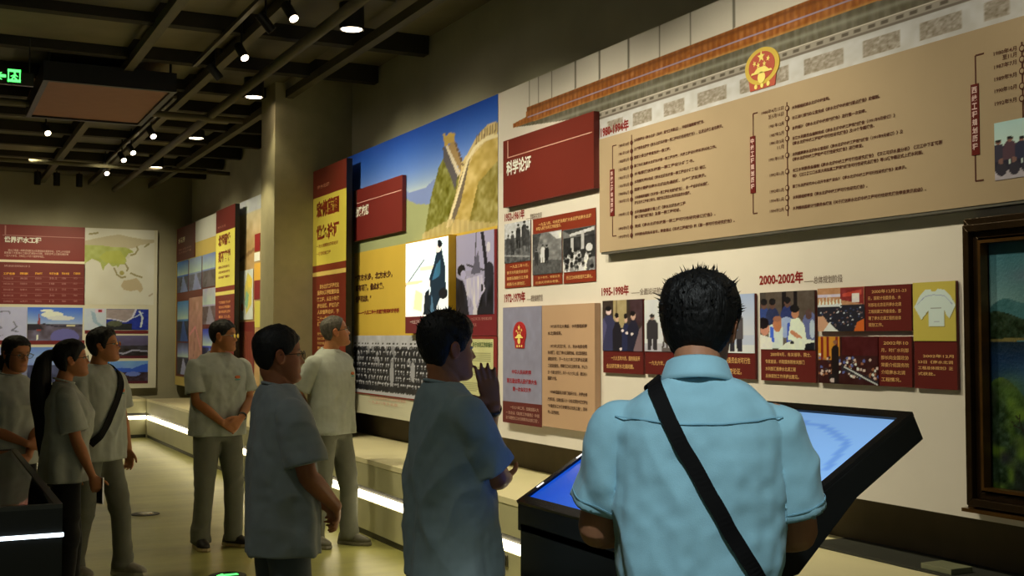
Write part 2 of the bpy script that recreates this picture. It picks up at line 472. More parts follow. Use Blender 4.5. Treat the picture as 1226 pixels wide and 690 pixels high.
# hung ceiling box with a pinkish underside
c = [on_z(x, y, 3.9) for (x, y) in ((59, 96), (206, 108), (163, 148), (37, 137))]
x0 = (c[0].x + c[3].x) / 2; x1 = (c[1].x + c[2].x) / 2; y0 = (c[0].y + c[1].y) / 2; y1 = (c[2].y + c[3].y) / 2
hb = empty('hung_ceiling_box', ((x0 + x1) / 2, (y0 + y1) / 2, 3.9), label='dark rectangular box hung from the ceiling with a dull pink underside', cat='ceiling box')
g = Geo(); t = 0.05
g.box(x0 - t, x0, y0 - t, y1 + t, 3.88, 4.06).box(x1, x1 + t, y0 - t, y1 + t, 3.88, 4.06).box(x0, x1, y0 - t, y0, 3.88, 4.06).box(x0, x1, y1, y1 + t, 3.88, 4.06)
g.obj('rim', m_black, hb)
Geo().box(x0, x1, y0, y1, 3.9, 3.98).obj('underside_panel', pmat('pink_board', lin((150, 105, 88)), 0.7, var=0.05, emit=lin((150, 105, 88)), estr=0.0), hb)
for (a, b_) in ((x0, y0), (x1, y0), (x1, y1), (x0, y1)):
    V, F = tube([(a, b_, 4.03), (a, b_, 4.27)], [0.012, 0.012], 8, smooth=False, endround=False)
    Geo().add(V, F).obj('hanger_rod', m_black, hb)

m_lens = pmat('lamp_lens', (1, 1, 1), 0.3, emit=(1.0, 0.80, 0.55), estr=16)
m_lens_off = pmat('lamp_lens_dark', lin((60, 55, 48)), 0.2)
def downlight(px, py, label):
    p = on_z(px, py, 4.0)
    r = empty('round_ceiling_lamp', (p.x, p.y, 4.0), label=label, cat='ceiling lamp', group='round ceiling lamps in a row')
    o = np.array((p.x, p.y, 4.0)); A = np.linspace(0, 2 * np.pi, 24, endpoint=False)
    def rg(rad, z): return np.stack([np.cos(A) * rad, np.sin(A) * rad, np.full(24, z)], 1) + o
    V, F = ring_loft([rg(0.085, 0.02), rg(0.095, 0.0), rg(0.1, 0.02), rg(0.1, 0.27)]); Geo().add(V, F).obj('housing', m_black, r, smooth=False)
    V, F = ring_loft([rg(0.08, 0.004), rg(0.08, 0.018)]); Geo().add(V, F).obj('lens', m_lens, r)
    d = bpy.data.lights.new('lamp_glow', 'SPOT'); d.energy = 22; d.spot_size = math.radians(95); d.spot_blend = 0.8; d.color = WARM; d.shadow_soft_size = 0.07
    lo = bpy.data.objects.new('lamp_glow', d); COL.objects.link(lo); lo.parent = r; lo.location = (0, 0, -0.03)
downlight(421, 36, 'glowing round ceiling lamp nearest the viewer, above the corner of the column')
downlight(304, 117, 'glowing round ceiling lamp just beside the top of the column')
downlight(235, 166, 'glowing round ceiling lamp, third from the nearest, left of the column')
downlight(187, 201, 'glowing round ceiling lamp furthest off, close to the far wall')

def track_spot(p, aim, label, lit=True, group='spot lamps on the ceiling tracks', length=0.15, r0=0.038):
    p = np.array(p, float); aim = np.array(aim, float); d = aim - p; d /= np.linalg.norm(d)
    r = empty('track_spotlight', (p[0], p[1], p[2]), label=label, cat='spotlight', group=group)
    V, F = tube([p - d * length / 2, p + d * length / 2], [r0, r0], 14, smooth=False, endround=False); Geo().add(V, F).obj('lamp_head', m_black, r)
    q = p + d * (length / 2 + 0.002)
    V, F = tube([q - d * 0.004, q + d * 0.002], [r0 * 0.85] * 2, 14, smooth=False, endround=False)
    Geo().add(V, F).obj('lens', m_lens if lit else m_lens_off, r)
    V, F = tube([p, (p[0], p[1], 4.27)], [0.009, 0.009], 6, smooth=False, endround=False); Geo().add(V, F).obj('stem', m_black, r)
    return r
def rail(name, label, x, y0, y1, z=4.05):
    g = Geo().box(x - 0.018, x + 0.018, y0, y1, z, z + 0.035)
    return tag(g.obj(name, pmat('grey_track', lin((95, 92, 80)), 0.5, 0.3), None), label, 'lamp track')
pa = on_z(310, 5, 4.05); pb = on_z(232, 80, 4.05)
rail('lamp_track', 'grey lamp track at the top of the view, left of the nearest round lamp', (pa.x + pb.x) / 2, 2.0, pb.y)
for (px, py, lit, lb) in ((347, 14, True, 'small lit track spotlight nearest the viewer, at the top edge of the view'), (289, 62, True, 'small lit spotlight hanging from the grey track beside the round lamps'),
                          (318, 27, False, 'unlit black spotlight between the two lit ones on the near grey track'), (257, 86, False, 'unlit black spotlight at the far end of the near grey track')):
    p = on_z(px, py, 3.93); track_spot(p, (p.x + 0.6, p.y - 1.4, 2.0) if lit else (p.x + 1.6, p.y - 0.2, 2.0), lb, lit)
pa = on_z(205, 118, 4.05); pb = on_z(127, 200, 4.05)
rail('lamp_track', 'grey lamp track beside the hung ceiling box', (pa.x + pb.x) / 2, pa.y, pb.y)
for (px, py, lb) in ((181, 159, 'faint lit spotlight beside the corner of the hung ceiling box'), (157, 179, 'lit spotlight below the faint one, upper of a close pair'),
                     (146, 188, 'lit spotlight lower left in the close pair near the far wall'), (126, 204, 'lit spotlight lowest on the track, just above the world map board'),
                     (55, 155, 'lone lit spotlight under the left end of the hung ceiling box')):
    p = on_z(px, py, 3.93); track_spot(p, (p.x + 0.5, p.y - 1.6, 2.4), lb, True)
for i, (px, py) in enumerate(((45, 201), (68, 204), (95, 206))):
    p = on_y(px, py, 19.3)
    track_spot((p.x, 19.3, 4.02), (p.x, 19.3, 0), ['short black downward lamp, leftmost of three along the far wall', 'short black downward lamp, middle of three along the far wall', 'short black downward lamp, rightmost of three along the far wall'][i], False, group='black lamps along the far wall', length=0.2, r0=0.05)
# fittings of the added wash lamps (out of view, above and before the wall)
ORD = 'first second third fourth last'.split()
for i, (x, y, tz, pw) in enumerate(ADDED_WASH[:5]):
    r = track_spot((x - 0.03, y, 4.0), (3.75, y, tz), 'added black wash lamp, %s from the viewer on the long track before the boards' % ORD[i], True, group='added wash lamps before the exhibition wall', length=0.12, r0=0.05)

rail('lamp_track', 'long grey lamp track added out of view before the exhibition boards', 1.47, 1.0, 8.2)  # added track carrying the added wash lamps
# exit sign
p = on_x(0, 93, on_y(0, 93, 10.6).x)
es = on_y(12, 93, 10.6)
r = empty('exit_sign', (es.x, 10.6, es.z - 0.1), label='green lit exit sign hanging from the dark ceiling', cat='exit sign')
ES = Surf('y', 10.6)
def epx(x, y): return ES.px(x, y)
u0, v1 = epx(-22, 83); u1, v0 = epx(40, 104)
slab(Geo(), ES, u0, u1, v0, v1, -0.02, 0.02).obj('housing', pmat('sign_housing', lin((38, 42, 34)), 0.3), r)
m_green = pmat('green_glow', (0, 1, 0.2), 0.4, emit=(0.10, 1.0, 0.16), estr=2.2)
g = Geo()
def er(x0, x1, y0, y1, n0=0.02, n1=0.024):
    a = epx(x0, y1); b_ = epx(x1, y0); slab(g, ES, a[0], b_[0], a[1], b_[1], n0, n1)
er(9, 24.5, 84.5, 86.2); er(9, 24.5, 96.6, 98.2); er(9, 10.7, 84.5, 98.2); er(22.8, 24.5, 84.5, 98.2)      # door frame
def ep(pts):
    P = [epx(x, y) for x, y in pts]; polyslab(g, ES, P, 0.02, 0.024)
ep([(16.4, 87), (18.6, 87), (18.6, 89.1), (16.4, 89.1)])                     # head
ep([(14.5, 93.5), (17.0, 89.4), (19.2, 89.6), (17.2, 94)])                    # trunk
ep([(17.2, 92.6), (20.6, 95.4), (19.6, 96.6), (16.2, 94)])                    # legs
ep([(14.8, 93.2), (12.2, 96.2), (13.4, 96.8), (16.4, 94)])
ep([(16.0, 90.2), (12.4, 91.4), (12.6, 92.3), (16.4, 91.4)])                  # arms
ep([(18.8, 90.2), (21.4, 92.4), (20.8, 93.0), (18.2, 91.2)])
er(-4, 7, 89.9, 92.4); ep([(0.8, 87), (2.4, 87), (-3, 91.2), (2.4, 95.6), (0.8, 95.6), (-6, 91.2)])  # arrow
g.obj('running_figure_symbol', m_green, r)
for dx in (-0.15, 0.15):
    V, F = tube([(es.x + dx, 10.6, es.z + 0.06), (es.x + dx, 10.6, 4.1)], [0.006] * 2, 6, smooth=False, endround=False); Geo().add(V, F).obj('hanger', m_black, r)

# floor fittings
def floor_disc(px, py, label, name, inner, cat):
    p = on_z(px, py, 0.0)
    r = empty(name, (p.x, p.y, 0), label=label, cat=cat)
    A = np.linspace(0, 2 * np.pi, 32, endpoint=False)
    def rg(rad, z): return np.stack([np.cos(A) * rad + p.x, np.sin(A) * rad + p.y, np.full(32, z)], 1)
    V, F = ring_loft([rg(0.125, 0.0), rg(0.12, 0.006), rg(0.10, 0.006)]); Geo().add(V, F).obj('rim', m_black, r)
    return r, p, rg
r, p, rg = floor_disc(174, 616, 'small round floor plate with a silver centre in the open aisle', 'floor_plate', None, 'floor plate')
V, F = ring_loft([rg(0.07, 0.006), rg(0.065, 0.012)]); Geo().add(V, F).obj('silver_cap', pmat('silver_cap', lin((205, 200, 180)), 0.25, 0.8), r)
r, p, rg = floor_disc(272, 690, 'round black floor marker with a glowing green arrow at the bottom edge', 'floor_exit_marker', None, 'floor marker')
g = Geo(); z0, z1 = 0.006, 0.009
for pts in ([(-.07, 0), (-.02, .05), (-.02, .02), (.07, .02), (.07, -.02), (-.02, -.02), (-.02, -.05)],):
    P = [(p.x + a, p.y + b_, z0) for a, b_ in pts] + [(p.x + a, p.y + b_, z1) for a, b_ in pts]; k = len(pts)
    g.add(P, [tuple(range(k, 2 * k))] + [(i, (i + 1) % k, k + (i + 1) % k, k + i) for i in range(k)])
g.obj('arrow', m_green, r)
# socket on the ledge face
q0 = on_x(601, 663, F_); q1 = on_x(608, 679, F_)
r = empty('wall_socket', (F_, q0.y, q1.z), label='small dark socket plate on the ledge face beside the console', cat='socket')
Geo().box(F_ - 0.008, F_ + 0.003, q1.y, q0.y, q1.z, q0.z).obj('plate', pmat('socket_plate', lin((70, 66, 52)), 0.4), r, bevel=0.002)
Geo().box(F_ - 0.011, F_ - 0.006, q1.y + 0.006, q0.y - 0.006, q1.z + 0.01, q0.z - 0.01).obj('insert', m_black, r)

# =================================================================== BOARDS
def board(name, label, cat, S, u0, u1, v0, v1, n0, n1, mat, group=None, part='panel', root=None):
    if root is None:
        c = S.w((u0 + u1) / 2, v0, n0)
        root = empty(name, c, label=label, cat=cat, group=group)
    g = Geo(); slab(g, S, u0, u1, v0, v1, max(n0, .0045), n1); g.obj(part, mat, root)
    return root
def pq(S, x0, y0, x1, y1, n=0.0):
    """box from the pixel corners top-left and bottom-right on surface S"""
    a = S.px(x0, y0, n); b_ = S.px(x1, y1, n); return a[0], b_[0], b_[1], a[1]
def rectp(root, S, nm, x0, y0, x1, y1, n0, n1, c, lw=LW):
    u0, u1, v0, v1 = pq(S, x0, y0, x1, y1, n1); g = Geo(); slab(g, S, u0, u1, v0, v1, n0, n1)
    return g.obj(nm, print_mat(c, lw), root)
def photop(root, S, x0, y0, x1, y1, n, pic, nm='photo', lw=LW, mat=None):
    u0, u1, v0, v1 = pq(S, x0, y0, x1, y1, n); return photo(nm, S, u0, u1, v0, v1, n, pic, root, lw, mat)
def para(root, S, items, c, nm='lettering', lw=LW, n=0.0, bold=0.0):
    """items: (text, x_left, y_baseline at x_left, height px, x_right or None, align)"""
    g = Geo()
    for it in items:
        s, x, y, hpx = it[:4]; xr = it[4] if len(it) > 4 else None; al = it[5] if len(it) > 5 else 'l'
        u, v = S.px(x, y, n); _, v2 = S.px(x, y - hpx, n)
        wd = None
        if xr is not None: u2, _ = S.px(xr, y, n); wd = abs(u2 - u)
        put_text(g, S, s, u, v, v2 - v, wd, n + 0.0015, bold, al)
    return g.obj(nm, print_mat(c, lw), root)

CREAM = (211, 193, 150)
MAROON = (108, 34, 20); MAR2 = (92, 28, 20); TAN = (172, 136, 88)
GOLDT = (214, 160, 84)

# ------------------------------------------------- main cream backing board
uL, vT = WS.px(596.6, 112.3); _, vB = WS.px(596.6, 523)
VT, VB = vT, vB
uR = -1.4
main = empty('exhibition_board', WS.w((uL + uR) / 2, VB), label='long cream exhibition board with printed palace eaves along the right wall', cat='exhibition board')
g = Geo(); slab(g, WS, uL, uR, VB, VT, -0.22, -0.006); g.obj('backing', print_mat(CREAM), main)
def zl(sl, n=0): return EYE + sl * (3.75 - n) / math.cos(TH)
# printed mural strip: top of the board
v_lo, v_hi = zl(0.285), VT
Wm = 560; P_ = Pic(Wm, 150, CREAM)
def fu(x): return (WS.px(x, 200)[0] - uL) / (uR - uL)
def fv(sl): return (zl(sl) - v_lo) / (v_hi - v_lo)
P_.noise(3, 6, 3)
# stone band with carved squares
P_.rect(fu(716), 1, 0, fv(.325), (186, 176, 146)); P_.noise(9, 90, 14, m=((P_.V < fv(.325)) & (P_.U > fu(716))).astype(float))
uu = [(WS.px(a, 200)[0] - uL) / (uR - uL) for a in (757.8, 781, 794.7, 819.4, 835, 871, 887, 945, 963, 1012, 1034.6, 1079, 1103, 1154, 1182, 1212)]
sqs = list(zip(uu[::2], uu[1::2])); wl = sqs[-1][1] - sqs[-1][0]; st = sqs[-1][0] - sqs[-2][0]
sqs += [(sqs[-1][0] + st * k, sqs[-1][1] + st * k) for k in range(1, 8)] + [((WS.px(727, 200)[0] - uL) / (uR - uL), (WS.px(746, 200)[0] - uL) / (uR - uL))]
for a, b_ in sqs:
    m = ((P_.U > a) & (P_.U < b_) & (P_.V > fv(.2985)) & (P_.V < fv(.317))).astype(float)
    P_.mix(m * 0.95, (146, 130, 98)); P_.noise(30, 420, 60, m=m)
P_.line([(fu(713), fv(.3255)), (1, fv(.3255))], 0.012, (110, 96, 72))
P_.rect(fu(700), 1, fv(.3265), fv(.3335), (150, 136, 104))
d = ((np.floor(P_.U * 150) % 2 < 1) & (P_.V > fv(.3285)) & (P_.V < fv(.3325)) & (P_.U > fu(712))).astype(float); P_.mix(d * 0.85, (80, 68, 48))
# eaves: grey-green soffit, golden tiles, ridge
P_.poly([(fu(632), fv(.352)), (fu(700), fv(.3345)), (1, fv(.3345)), (1, fv(.358)), (fu(614), fv(.358))], (100, 90, 62))
m = P_.mask([(fu(632), fv(.352)), (fu(700), fv(.3345)), (1, fv(.3345)), (1, fv(.358)), (fu(614), fv(.358))]).astype(float)
P_.noise(16, 260, 10, m=m)
P_.mix(m * (np.floor(P_.U * 190) % 2 < 1) * 0.22, (70, 62, 44)); P_.mix(m * np.exp(-((P_.V - fv(.345)) / 0.02) ** 2) * 0.6, (150, 144, 108))
roof = [(fu(614), fv(.3565)), (1, fv(.353)), (1, fv(.3835)), (fu(630.5), fv(.3835)), (fu(630), fv(.368)), (fu(614), fv(.364))]
m = P_.mask(roof).astype(float); P_.mix(m, (158, 92, 34)); P_.noise(20, 200, 16, m=m)
P_.mix(m * (np.floor(P_.U * 240) % 2 < 1) * 0.38, (112, 56, 22)); P_.mix(m * np.exp(-((P_.V - fv(.379)) / 0.018) ** 2) * 0.5, (96, 50, 20))
P_.mix(m * np.exp(-((P_.V - fv(.3555)) / 0.014) ** 2) * 0.55, (196, 150, 70))
P_.rect(fu(632), 1, fv(.3655), fv(.3675), (150, 130, 128))
for x in (634, 644.5, 661, 689, 718, 753, 790, 827.5, 880): P_.line([(fu(x), fv(.384)), (fu(x), 1)], 0.0012, (118, 108, 80))
for x in np.arange(0.62, 1, 0.052): P_.line([(x, fv(.384)), (x, 1)], 0.0012, (118, 108, 80))
photo('palace_eaves_print', WS, uL, uR, v_lo, v_hi, 0.0, P_, main)
# lower plain print
g = Geo(); slab(g, WS, uL, uR, VB, v_lo, -0.006, 0.0); g.obj('lower_print', print_mat(CREAM), main)

# emblem on the eaves
eu0, ev0 = WS.px(893.5, 112); eu1, ev1 = WS.px(934, 50)
em = empty('wall_emblem', WS.w((eu0 + eu1) / 2, ev0), label='red and gold oval emblem with five stars on the printed eaves', cat='emblem')
def emblem(S, cu, cv, ru, rv, n, root, gold, red, lw=LW):
    def ring_(k, m_, kk, nm, n0, n1, cvo=0):
        A = np.linspace(0, 2 * np.pi, 40, endpoint=False); g = Geo()
        polyslab(g, S, [(cu + math.cos(a) * ru * k, cv + cvo + math.sin(a) * rv * kk) for a in A], n0, n1); g.obj(nm, print_mat(m_, lw), root)
    g = Geo(); polyslab(g, S, [(cu - ru * .72, cv - rv * 1.22), (cu + ru * .72, cv - rv * 1.22), (cu + ru * .8, cv - rv * .6), (cu - ru * .8, cv - rv * .6)], n, n + .004)
    g.obj('ribbon_base', print_mat(red, lw), root)
    ring_(1, gold, 1, 'wheat_ring', n, n + .006); ring_(.76, red, .78, 'red_field', n + .006, n + .008)
    g = Geo()
    def star(x, y, r_, rot=0):
        pts = []
        for i in range(10):
            a = math.pi / 2 + i * math.pi / 5 + rot; q = r_ if i % 2 == 0 else r_ * .42
            pts.append((cu + ru * x + math.cos(a) * q * ru, cv + rv * y + math.sin(a) * q * ru))
        polyslab(g, S, pts, n + .008, n + .010)
    star(0, .5, .22)
    for (x, y, a) in ((-.4, .22, .3), (-.18, .08, .1), (.18, .08, -.1), (.4, .30, -.3)): star(x, y, .11, a)
    polyslab(g, S, [(cu - ru * .62, cv - rv * .38), (cu + ru * .62, cv - rv * .38), (cu + ru * .56, cv - rv * .27), (cu - ru * .56, cv - rv * .27)], n + .008, n + .010)
    polyslab(g, S, [(cu - ru * .42, cv - rv * .27), (cu + ru * .42, cv - rv * .27), (cu + ru * .34, cv - rv * .17), (cu - ru * .34, cv - rv * .17)], n + .008, n + .010)
    polyslab(g, S, [(cu - ru * .34, cv - rv * .17), (cu + ru * .34, cv - rv * .17), (cu + ru * .2, cv - rv * .05), (cu - ru * .2, cv - rv * .05)], n + .008, n + .010)
    A = np.linspace(0, 2 * np.pi, 14, endpoint=False)
    polyslab(g, S, [(cu + math.cos(a) * ru * .22, cv - rv * .62 + math.sin(a) * ru * .22) for a in A], n + .006, n + .010)
    for x in (-.36, 0, .36): polyslab(g, S, [(cu + ru * x + math.cos(a) * ru * .09, cv - rv * 1.05 + math.sin(a) * ru * .09) for a in A], n + .004, n + .007)
    g.obj('gate_and_stars', print_mat((232, 206, 96), lw), root)
emblem(WS, (eu0 + eu1) / 2, ev0 + (ev1 - ev0) * .55, (eu1 - eu0) / 2, (ev1 - ev0) * .45, 0.001, em, (200, 164, 60), (176, 82, 54))

# red title plate
def title_plate(name, label, S, x0, y0, x1, y1, n, title, tx, ty, th, txr, lw=LW, c=MAROON, line=True, group=None):
    u0, u1, v0, v1 = pq(S, x0, y0, x1, y1, n)
    r = board(name, label, 'title plate', S, u0, u1, v0, v1, 0.0, n, print_mat(c, lw), group)
    if line:
        g = Geo(); H = v1 - v0; W = u1 - u0
        slab(g, S, u0 + W * .055, u0 + W * .065, v1 - H * .27, v1 - H * .02, n, n + .002)
        slab(g, S, u0 + W * .055, u0 + W * .985, v1 - H * .275, v1 - H * .262, n, n + .002); g.obj('fine_line', print_mat((200, 150, 110), lw), r)
    if title: para(r, S, [(title, tx, ty, th, txr)], (226, 214, 180), 'title_lettering', lw, n, 0.03)
    return r
title_plate('title_plate', 'raised red title plate with white characters on the cream board', WS, 602.5, 169.5, 711, 225, 0.045, '科学论证', 606.5, 212, 18.5, 636)
# headings
BRN = (92, 66, 46)
def heading(x, y, h, s1, x1, s2, x2, x3, nm='heading'):
    para(main, WS, [(s1, x, y, h, x1)], (128, 30, 22), nm, bold=0.035)
    para(main, WS, [('——' + s2, x2, y - h * .12, h * .62, x3)], BRN, nm + '_note')
heading(604.5, 266.5, 12, '1952-1961年', 628, '早期研究阶段', 630, 649, 'heading')
heading(604, 363.5, 13, '1972-1979年', 629, '规划编制阶段', 631, 650)
heading(719.5, 165.5, 13.5, '1980-1994年', 753, '系统规划阶段', 757, 783)
heading(720.5, 355.5, 12.5, '1995-1998年', 753, '全面论证阶段', 756, 797)
heading(909.5, 342.5, 14.5, '2000-2002年', 962, '总体规划阶段', 963, 1009)
# ------------------------------------------------- photographs (generic figures painted as prints)
def heads(P, n, u0, u1, v0, v1, hr, body, skin, hair, seed, vs=2.6):
    r_ = random.Random(seed)
    for i in range(n):
        u = r_.uniform(u0, u1); v = v1 - (v1 - v0) * (i / max(n - 1, 1)); k = hr * r_.uniform(.85, 1.2)
        b = body[r_.randrange(len(body))]
        P.ell(u, v - k * vs * 1.1, k * 1.7, k * vs * 1.1, b); P.ell(u, v, k * .8, k * vs * .42, skin); P.ell(u, v + k * vs * .2, k * .85, k * vs * .28, hair)
    return P
def standing(P, u, v0, v1, wd, coat, skin=(150, 120, 95), hair=(30, 26, 22), legs=None):
    H = v1 - v0; legs = legs or coat
    P.poly([(u - wd * .42, v0), (u - wd * .08, v0), (u - wd * .02, v0 + H * .45), (u - wd * .45, v0 + H * .5)], legs)
    P.poly([(u + wd * .10, v0), (u + wd * .42, v0), (u + wd * .45, v0 + H * .5), (u, v0 + H * .45)], legs)
    P.poly([(u - wd * .52, v0 + H * .3), (u + wd * .52, v0 + H * .3), (u + wd * .5, v0 + H * .74), (u + wd * .28, v0 + H * .85), (u - wd * .28, v0 + H * .85), (u - wd * .5, v0 + H * .74)], coat)
    P.ell(u, v0 + H * .91, wd * .22, H * .075, skin); P.ell(u, v0 + H * .955, wd * .24, H * .05, hair); return P

def pic_workers():
    P = Pic(46, 62, (196, 186, 160)); P.rect(0, 1, 0, .62, (96, 90, 74)); P.noise(34, 9, 9, m=(P.V < .66).astype(float))
    for i, (u, v, w_) in enumerate(((.55, .95, .12), (.78, 1.0, .14), (.32, .8, .1), (.9, .86, .12), (.15, .72, .1))): standing(P, u, v - .62, v, w_ * 1.5, (44 + 8 * i, 42 + 7 * i, 36 + 5 * i), (150, 140, 118))
    P.line([(.0, .2), (1, .1)], .02, (150, 142, 120)); P.noise(22, 14, 12, seed=3); return P.gray((1, .96, .82))
def pic_cliff():
    P = Pic(54, 66, (130, 122, 98)); P.poly([(.55, 1), (1, 1), (1, .82), (.85, .8)], (206, 198, 170)); P.poly([(0, 1), (.3, 1), (.12, .5), (0, .4)], (78, 72, 58))
    P.noise(30, 7, 10); P.poly([(0, 0), (1, 0), (1, .3), (0, .38)], (88, 82, 66)); P.noise(20, 16, 16, m=(P.V < .36).astype(float))
    standing(P, .36, .28, .72, .15, (214, 206, 184)); standing(P, .50, .26, .70, .15, (40, 36, 30)); standing(P, .14, .22, .62, .14, (52, 48, 40)); return P.gray((1, .95, .80))
def pic_ceremony():
    P = Pic(56, 64, (120, 112, 92)); P.poly([(0, 1), (1, 1), (1, .8), (.3, .83), (0, .98)], (60, 54, 44)); P.rect(.0, 1, .3, .8, (50, 46, 38))
    P.poly([(.2, .88), (.98, .98), (.98, .9), (.22, .82)], (206, 198, 172)); P.rect(.25, .34, .35, .78, (196, 188, 162)); P.rect(.58, .66, .5, .92, (190, 182, 158))
    heads(P, 26, 0, 1, .05, .5, .06, [(200, 192, 168), (150, 142, 120), (216, 208, 186), (90, 84, 68)], (140, 130, 108), (36, 32, 26), 4); P.ell(.82, .52, .1, .09, (206, 198, 176)); P.noise(16, 14, 14); return P.gray((1, .95, .80))
def pic_leaders():
    P = Pic(60, 70, (58, 46, 34)); P.rect(.28, .62, .45, 1, (160, 138, 84)); P.rect(.34, .38, .45, 1, (120, 100, 60)); P.rect(.7, 1, .5, 1, (66, 44, 40)); P.noise(8, 8, 8)
    for u, v, w_, c, s in ((.16, .84, .36, (52, 50, 66), (214, 178, 148)), (.38, .7, .22, (32, 28, 30), (196, 152, 110)), (.60, .68, .2, (38, 40, 58), (200, 158, 118)), (.78, .73, .28, (34, 32, 40), (190, 150, 112))):
        P.poly([(u - w_ * .55, 0), (u + w_ * .55, 0), (u + w_ * .5, v - .28), (u + w_ * .2, v - .13), (u - w_ * .2, v - .13), (u - w_ * .5, v - .28)], c); P.ell(u, v - .05, w_ * .2, .075, s); P.ell(u - .01, v, w_ * .23, .05, (24, 20, 18))
    P.poly([(.78, 0), (1, 0), (1, .5), (.93, .42)], (118, 92, 82)); P.poly([(0, .1), (.12, .5), (.02, .66), (0, .6)], (80, 74, 92))
    for u, v in ((.75, .33), (.62, .35), (.47, .04), (.52, .4)): P.ell(u, v, .03, .028, (214, 190, 160))
    return P
def pic_survey():
    P = Pic(50, 62, (204, 196, 178)); P.rect(0, 1, 0, .16, (176, 166, 148)); P.noise(6, 5, 5); standing(P, .18, .02, .72, .26, (52, 46, 42), hair=(40, 36, 32)); 
    P.line([(.5, .42), (.42, .06)], .02, (70, 58, 48)); P.line([(.5, .42), (.6, .06)], .02, (70, 58, 48)); P.line([(.5, .42), (.52, .04)], .02, (70, 58, 48)); P.ell(.5, .45, .07, .05, (60, 54, 48))
    standing(P, .82, .02, .6, .3, (120, 110, 96)); P.rect(.4, .75, .0, .08, (96, 84, 70)); return P
def pic_coat():
    P = Pic(70, 62, (178, 178, 178)); P.grad((196, 190, 182), (156, 164, 178), .3, 1); P.rect(0, 1, 0, .14, (204, 198, 186))
    P.poly([(.0, .08), (.5, .1), (.5, .3), (.42, .48), (.25, .52), (0, .45)], (118, 102, 84)); P.noise(12, 8, 8, m=((P.U < .5) & (P.V < .52)).astype(float)); P.rect(0, .62, .04, .16, (110, 98, 84))
    P.poly([(.50, .1), (.55, .1), (.57, .62), (.50, .62)], (86, 80, 72)); standing(P, .72, .02, .80, .22, (74, 66, 58), hair=(34, 30, 28), legs=(44, 40, 40)); P.poly([(.60, .24), (.84, .24), (.80, .66), (.64, .66)], (78, 70, 62)); return P
def pic_meeting():
    P = Pic(76, 78, (96, 84, 66)); P.rect(.0, 1, .5, 1, (84, 70, 52)); P.rect(.42, .5, .5, 1, (28, 22, 20)); P.rect(.64, .7, .4, 1, (26, 20, 18)); P.rect(0, .12, .6, 1, (70, 60, 46))
    for u, v, sh in ((.08, .78, (52, 66, 104)), (.24, .78, (44, 50, 70)), (.52, .8, (44, 52, 84))): P.ell(u, v - .24, .13, .2, sh); P.ell(u, v, .055, .08, (96, 66, 48)); P.ell(u, v + .05, .06, .06, (26, 22, 20))
    P.ell(.92, .38, .14, .26, (96, 100, 124)); P.ell(.9, .6, .06, .09, (88, 62, 50)); P.ell(.96, .35, .05, .16, (176, 182, 198))
    P.ell(.5, .38, .18, .18, (150, 160, 196)); P.poly([(.5, .1), (.62, .1), (.66, .5), (.52, .45)], (58, 80, 150))
    P.poly([(.52, .16), (.86, .16), (.82, .42), (.72, .54), (.58, .52)], (214, 214, 216)); P.ell(.66, .63, .07, .1, (176, 116, 72)); P.ell(.65, .7, .085, .07, (24, 20, 18)); P.line([(.6, .3), (.74, .2)], .035, (190, 124, 78))
    P.poly([(.16, .02), (.44, .02), (.44, .38), (.3, .46), (.18, .42)], (200, 202, 212)); P.ell(.33, .44, .08, .14, (178, 110, 66)); P.ell(.33, .53, .08, .05, (150, 96, 64)); P.poly([(.18, .14), (.27, .12), (.26, .38), (.2, .4)], (66, 96, 170))
    P.poly([(0, 0), (.24, 0), (.22, .2), (0, .26)], (216, 206, 190)); P.ell(.09, .36, .09, .12, (192, 128, 92)); P.ell(.06, .46, .11, .1, (26, 18, 20)); P.poly([(.34, 0), (1, 0), (1, .16), (.72, .2), (.5, .12)], (214, 212, 204)); P.poly([(.82, 0), (1, 0), (1, .13), (.84, .1)], (22, 24, 26)); P.ell(.6, .12, .04, .025, (26, 26, 30)); P.noise(7, 16, 16); return P
def pic_hall():
    P = Pic(66, 60, (36, 34, 36)); P.rect(0, 1, .6, 1, (176, 124, 76)); P.poly([(.5, 1), (1, 1), (1, .6), (.5, .72)], (126, 40, 32)); P.poly([(.55, .86), (.95, .94), (.95, .82), (.55, .78)], (178, 66, 44)); P.rect(.74, .9, .66, .86, (214, 200, 180))
    for i in range(7): P.poly([(.02 + i * .075, .6), (.08 + i * .075, .6), (.05 + i * .075, .78)], (214, 210, 214))
    P.rect(0, .5, .78, .86, (196, 180, 176)); P.noise(12, 12, 10, m=(P.V > .6).astype(float)); P.rect(0, .5, .56, .62, (200, 196, 196))
    r_ = random.Random(2)
    for i in range(60): P.ell(r_.uniform(.05, .95), r_.uniform(.1, .56), .018, .016, r_.choice([(196, 190, 186), (120, 96, 80), (60, 66, 84), (150, 110, 84)]))
    P.poly([(0, 0), (.35, 0), (.12, .36), (0, .34)], (190, 140, 96)); P.poly([(.12, 0), (.45, 0), (.25, .2)], (206, 200, 190)); P.poly([(.78, 0), (1, 0), (1, .28), (.85, .2)], (196, 92, 30)); return P
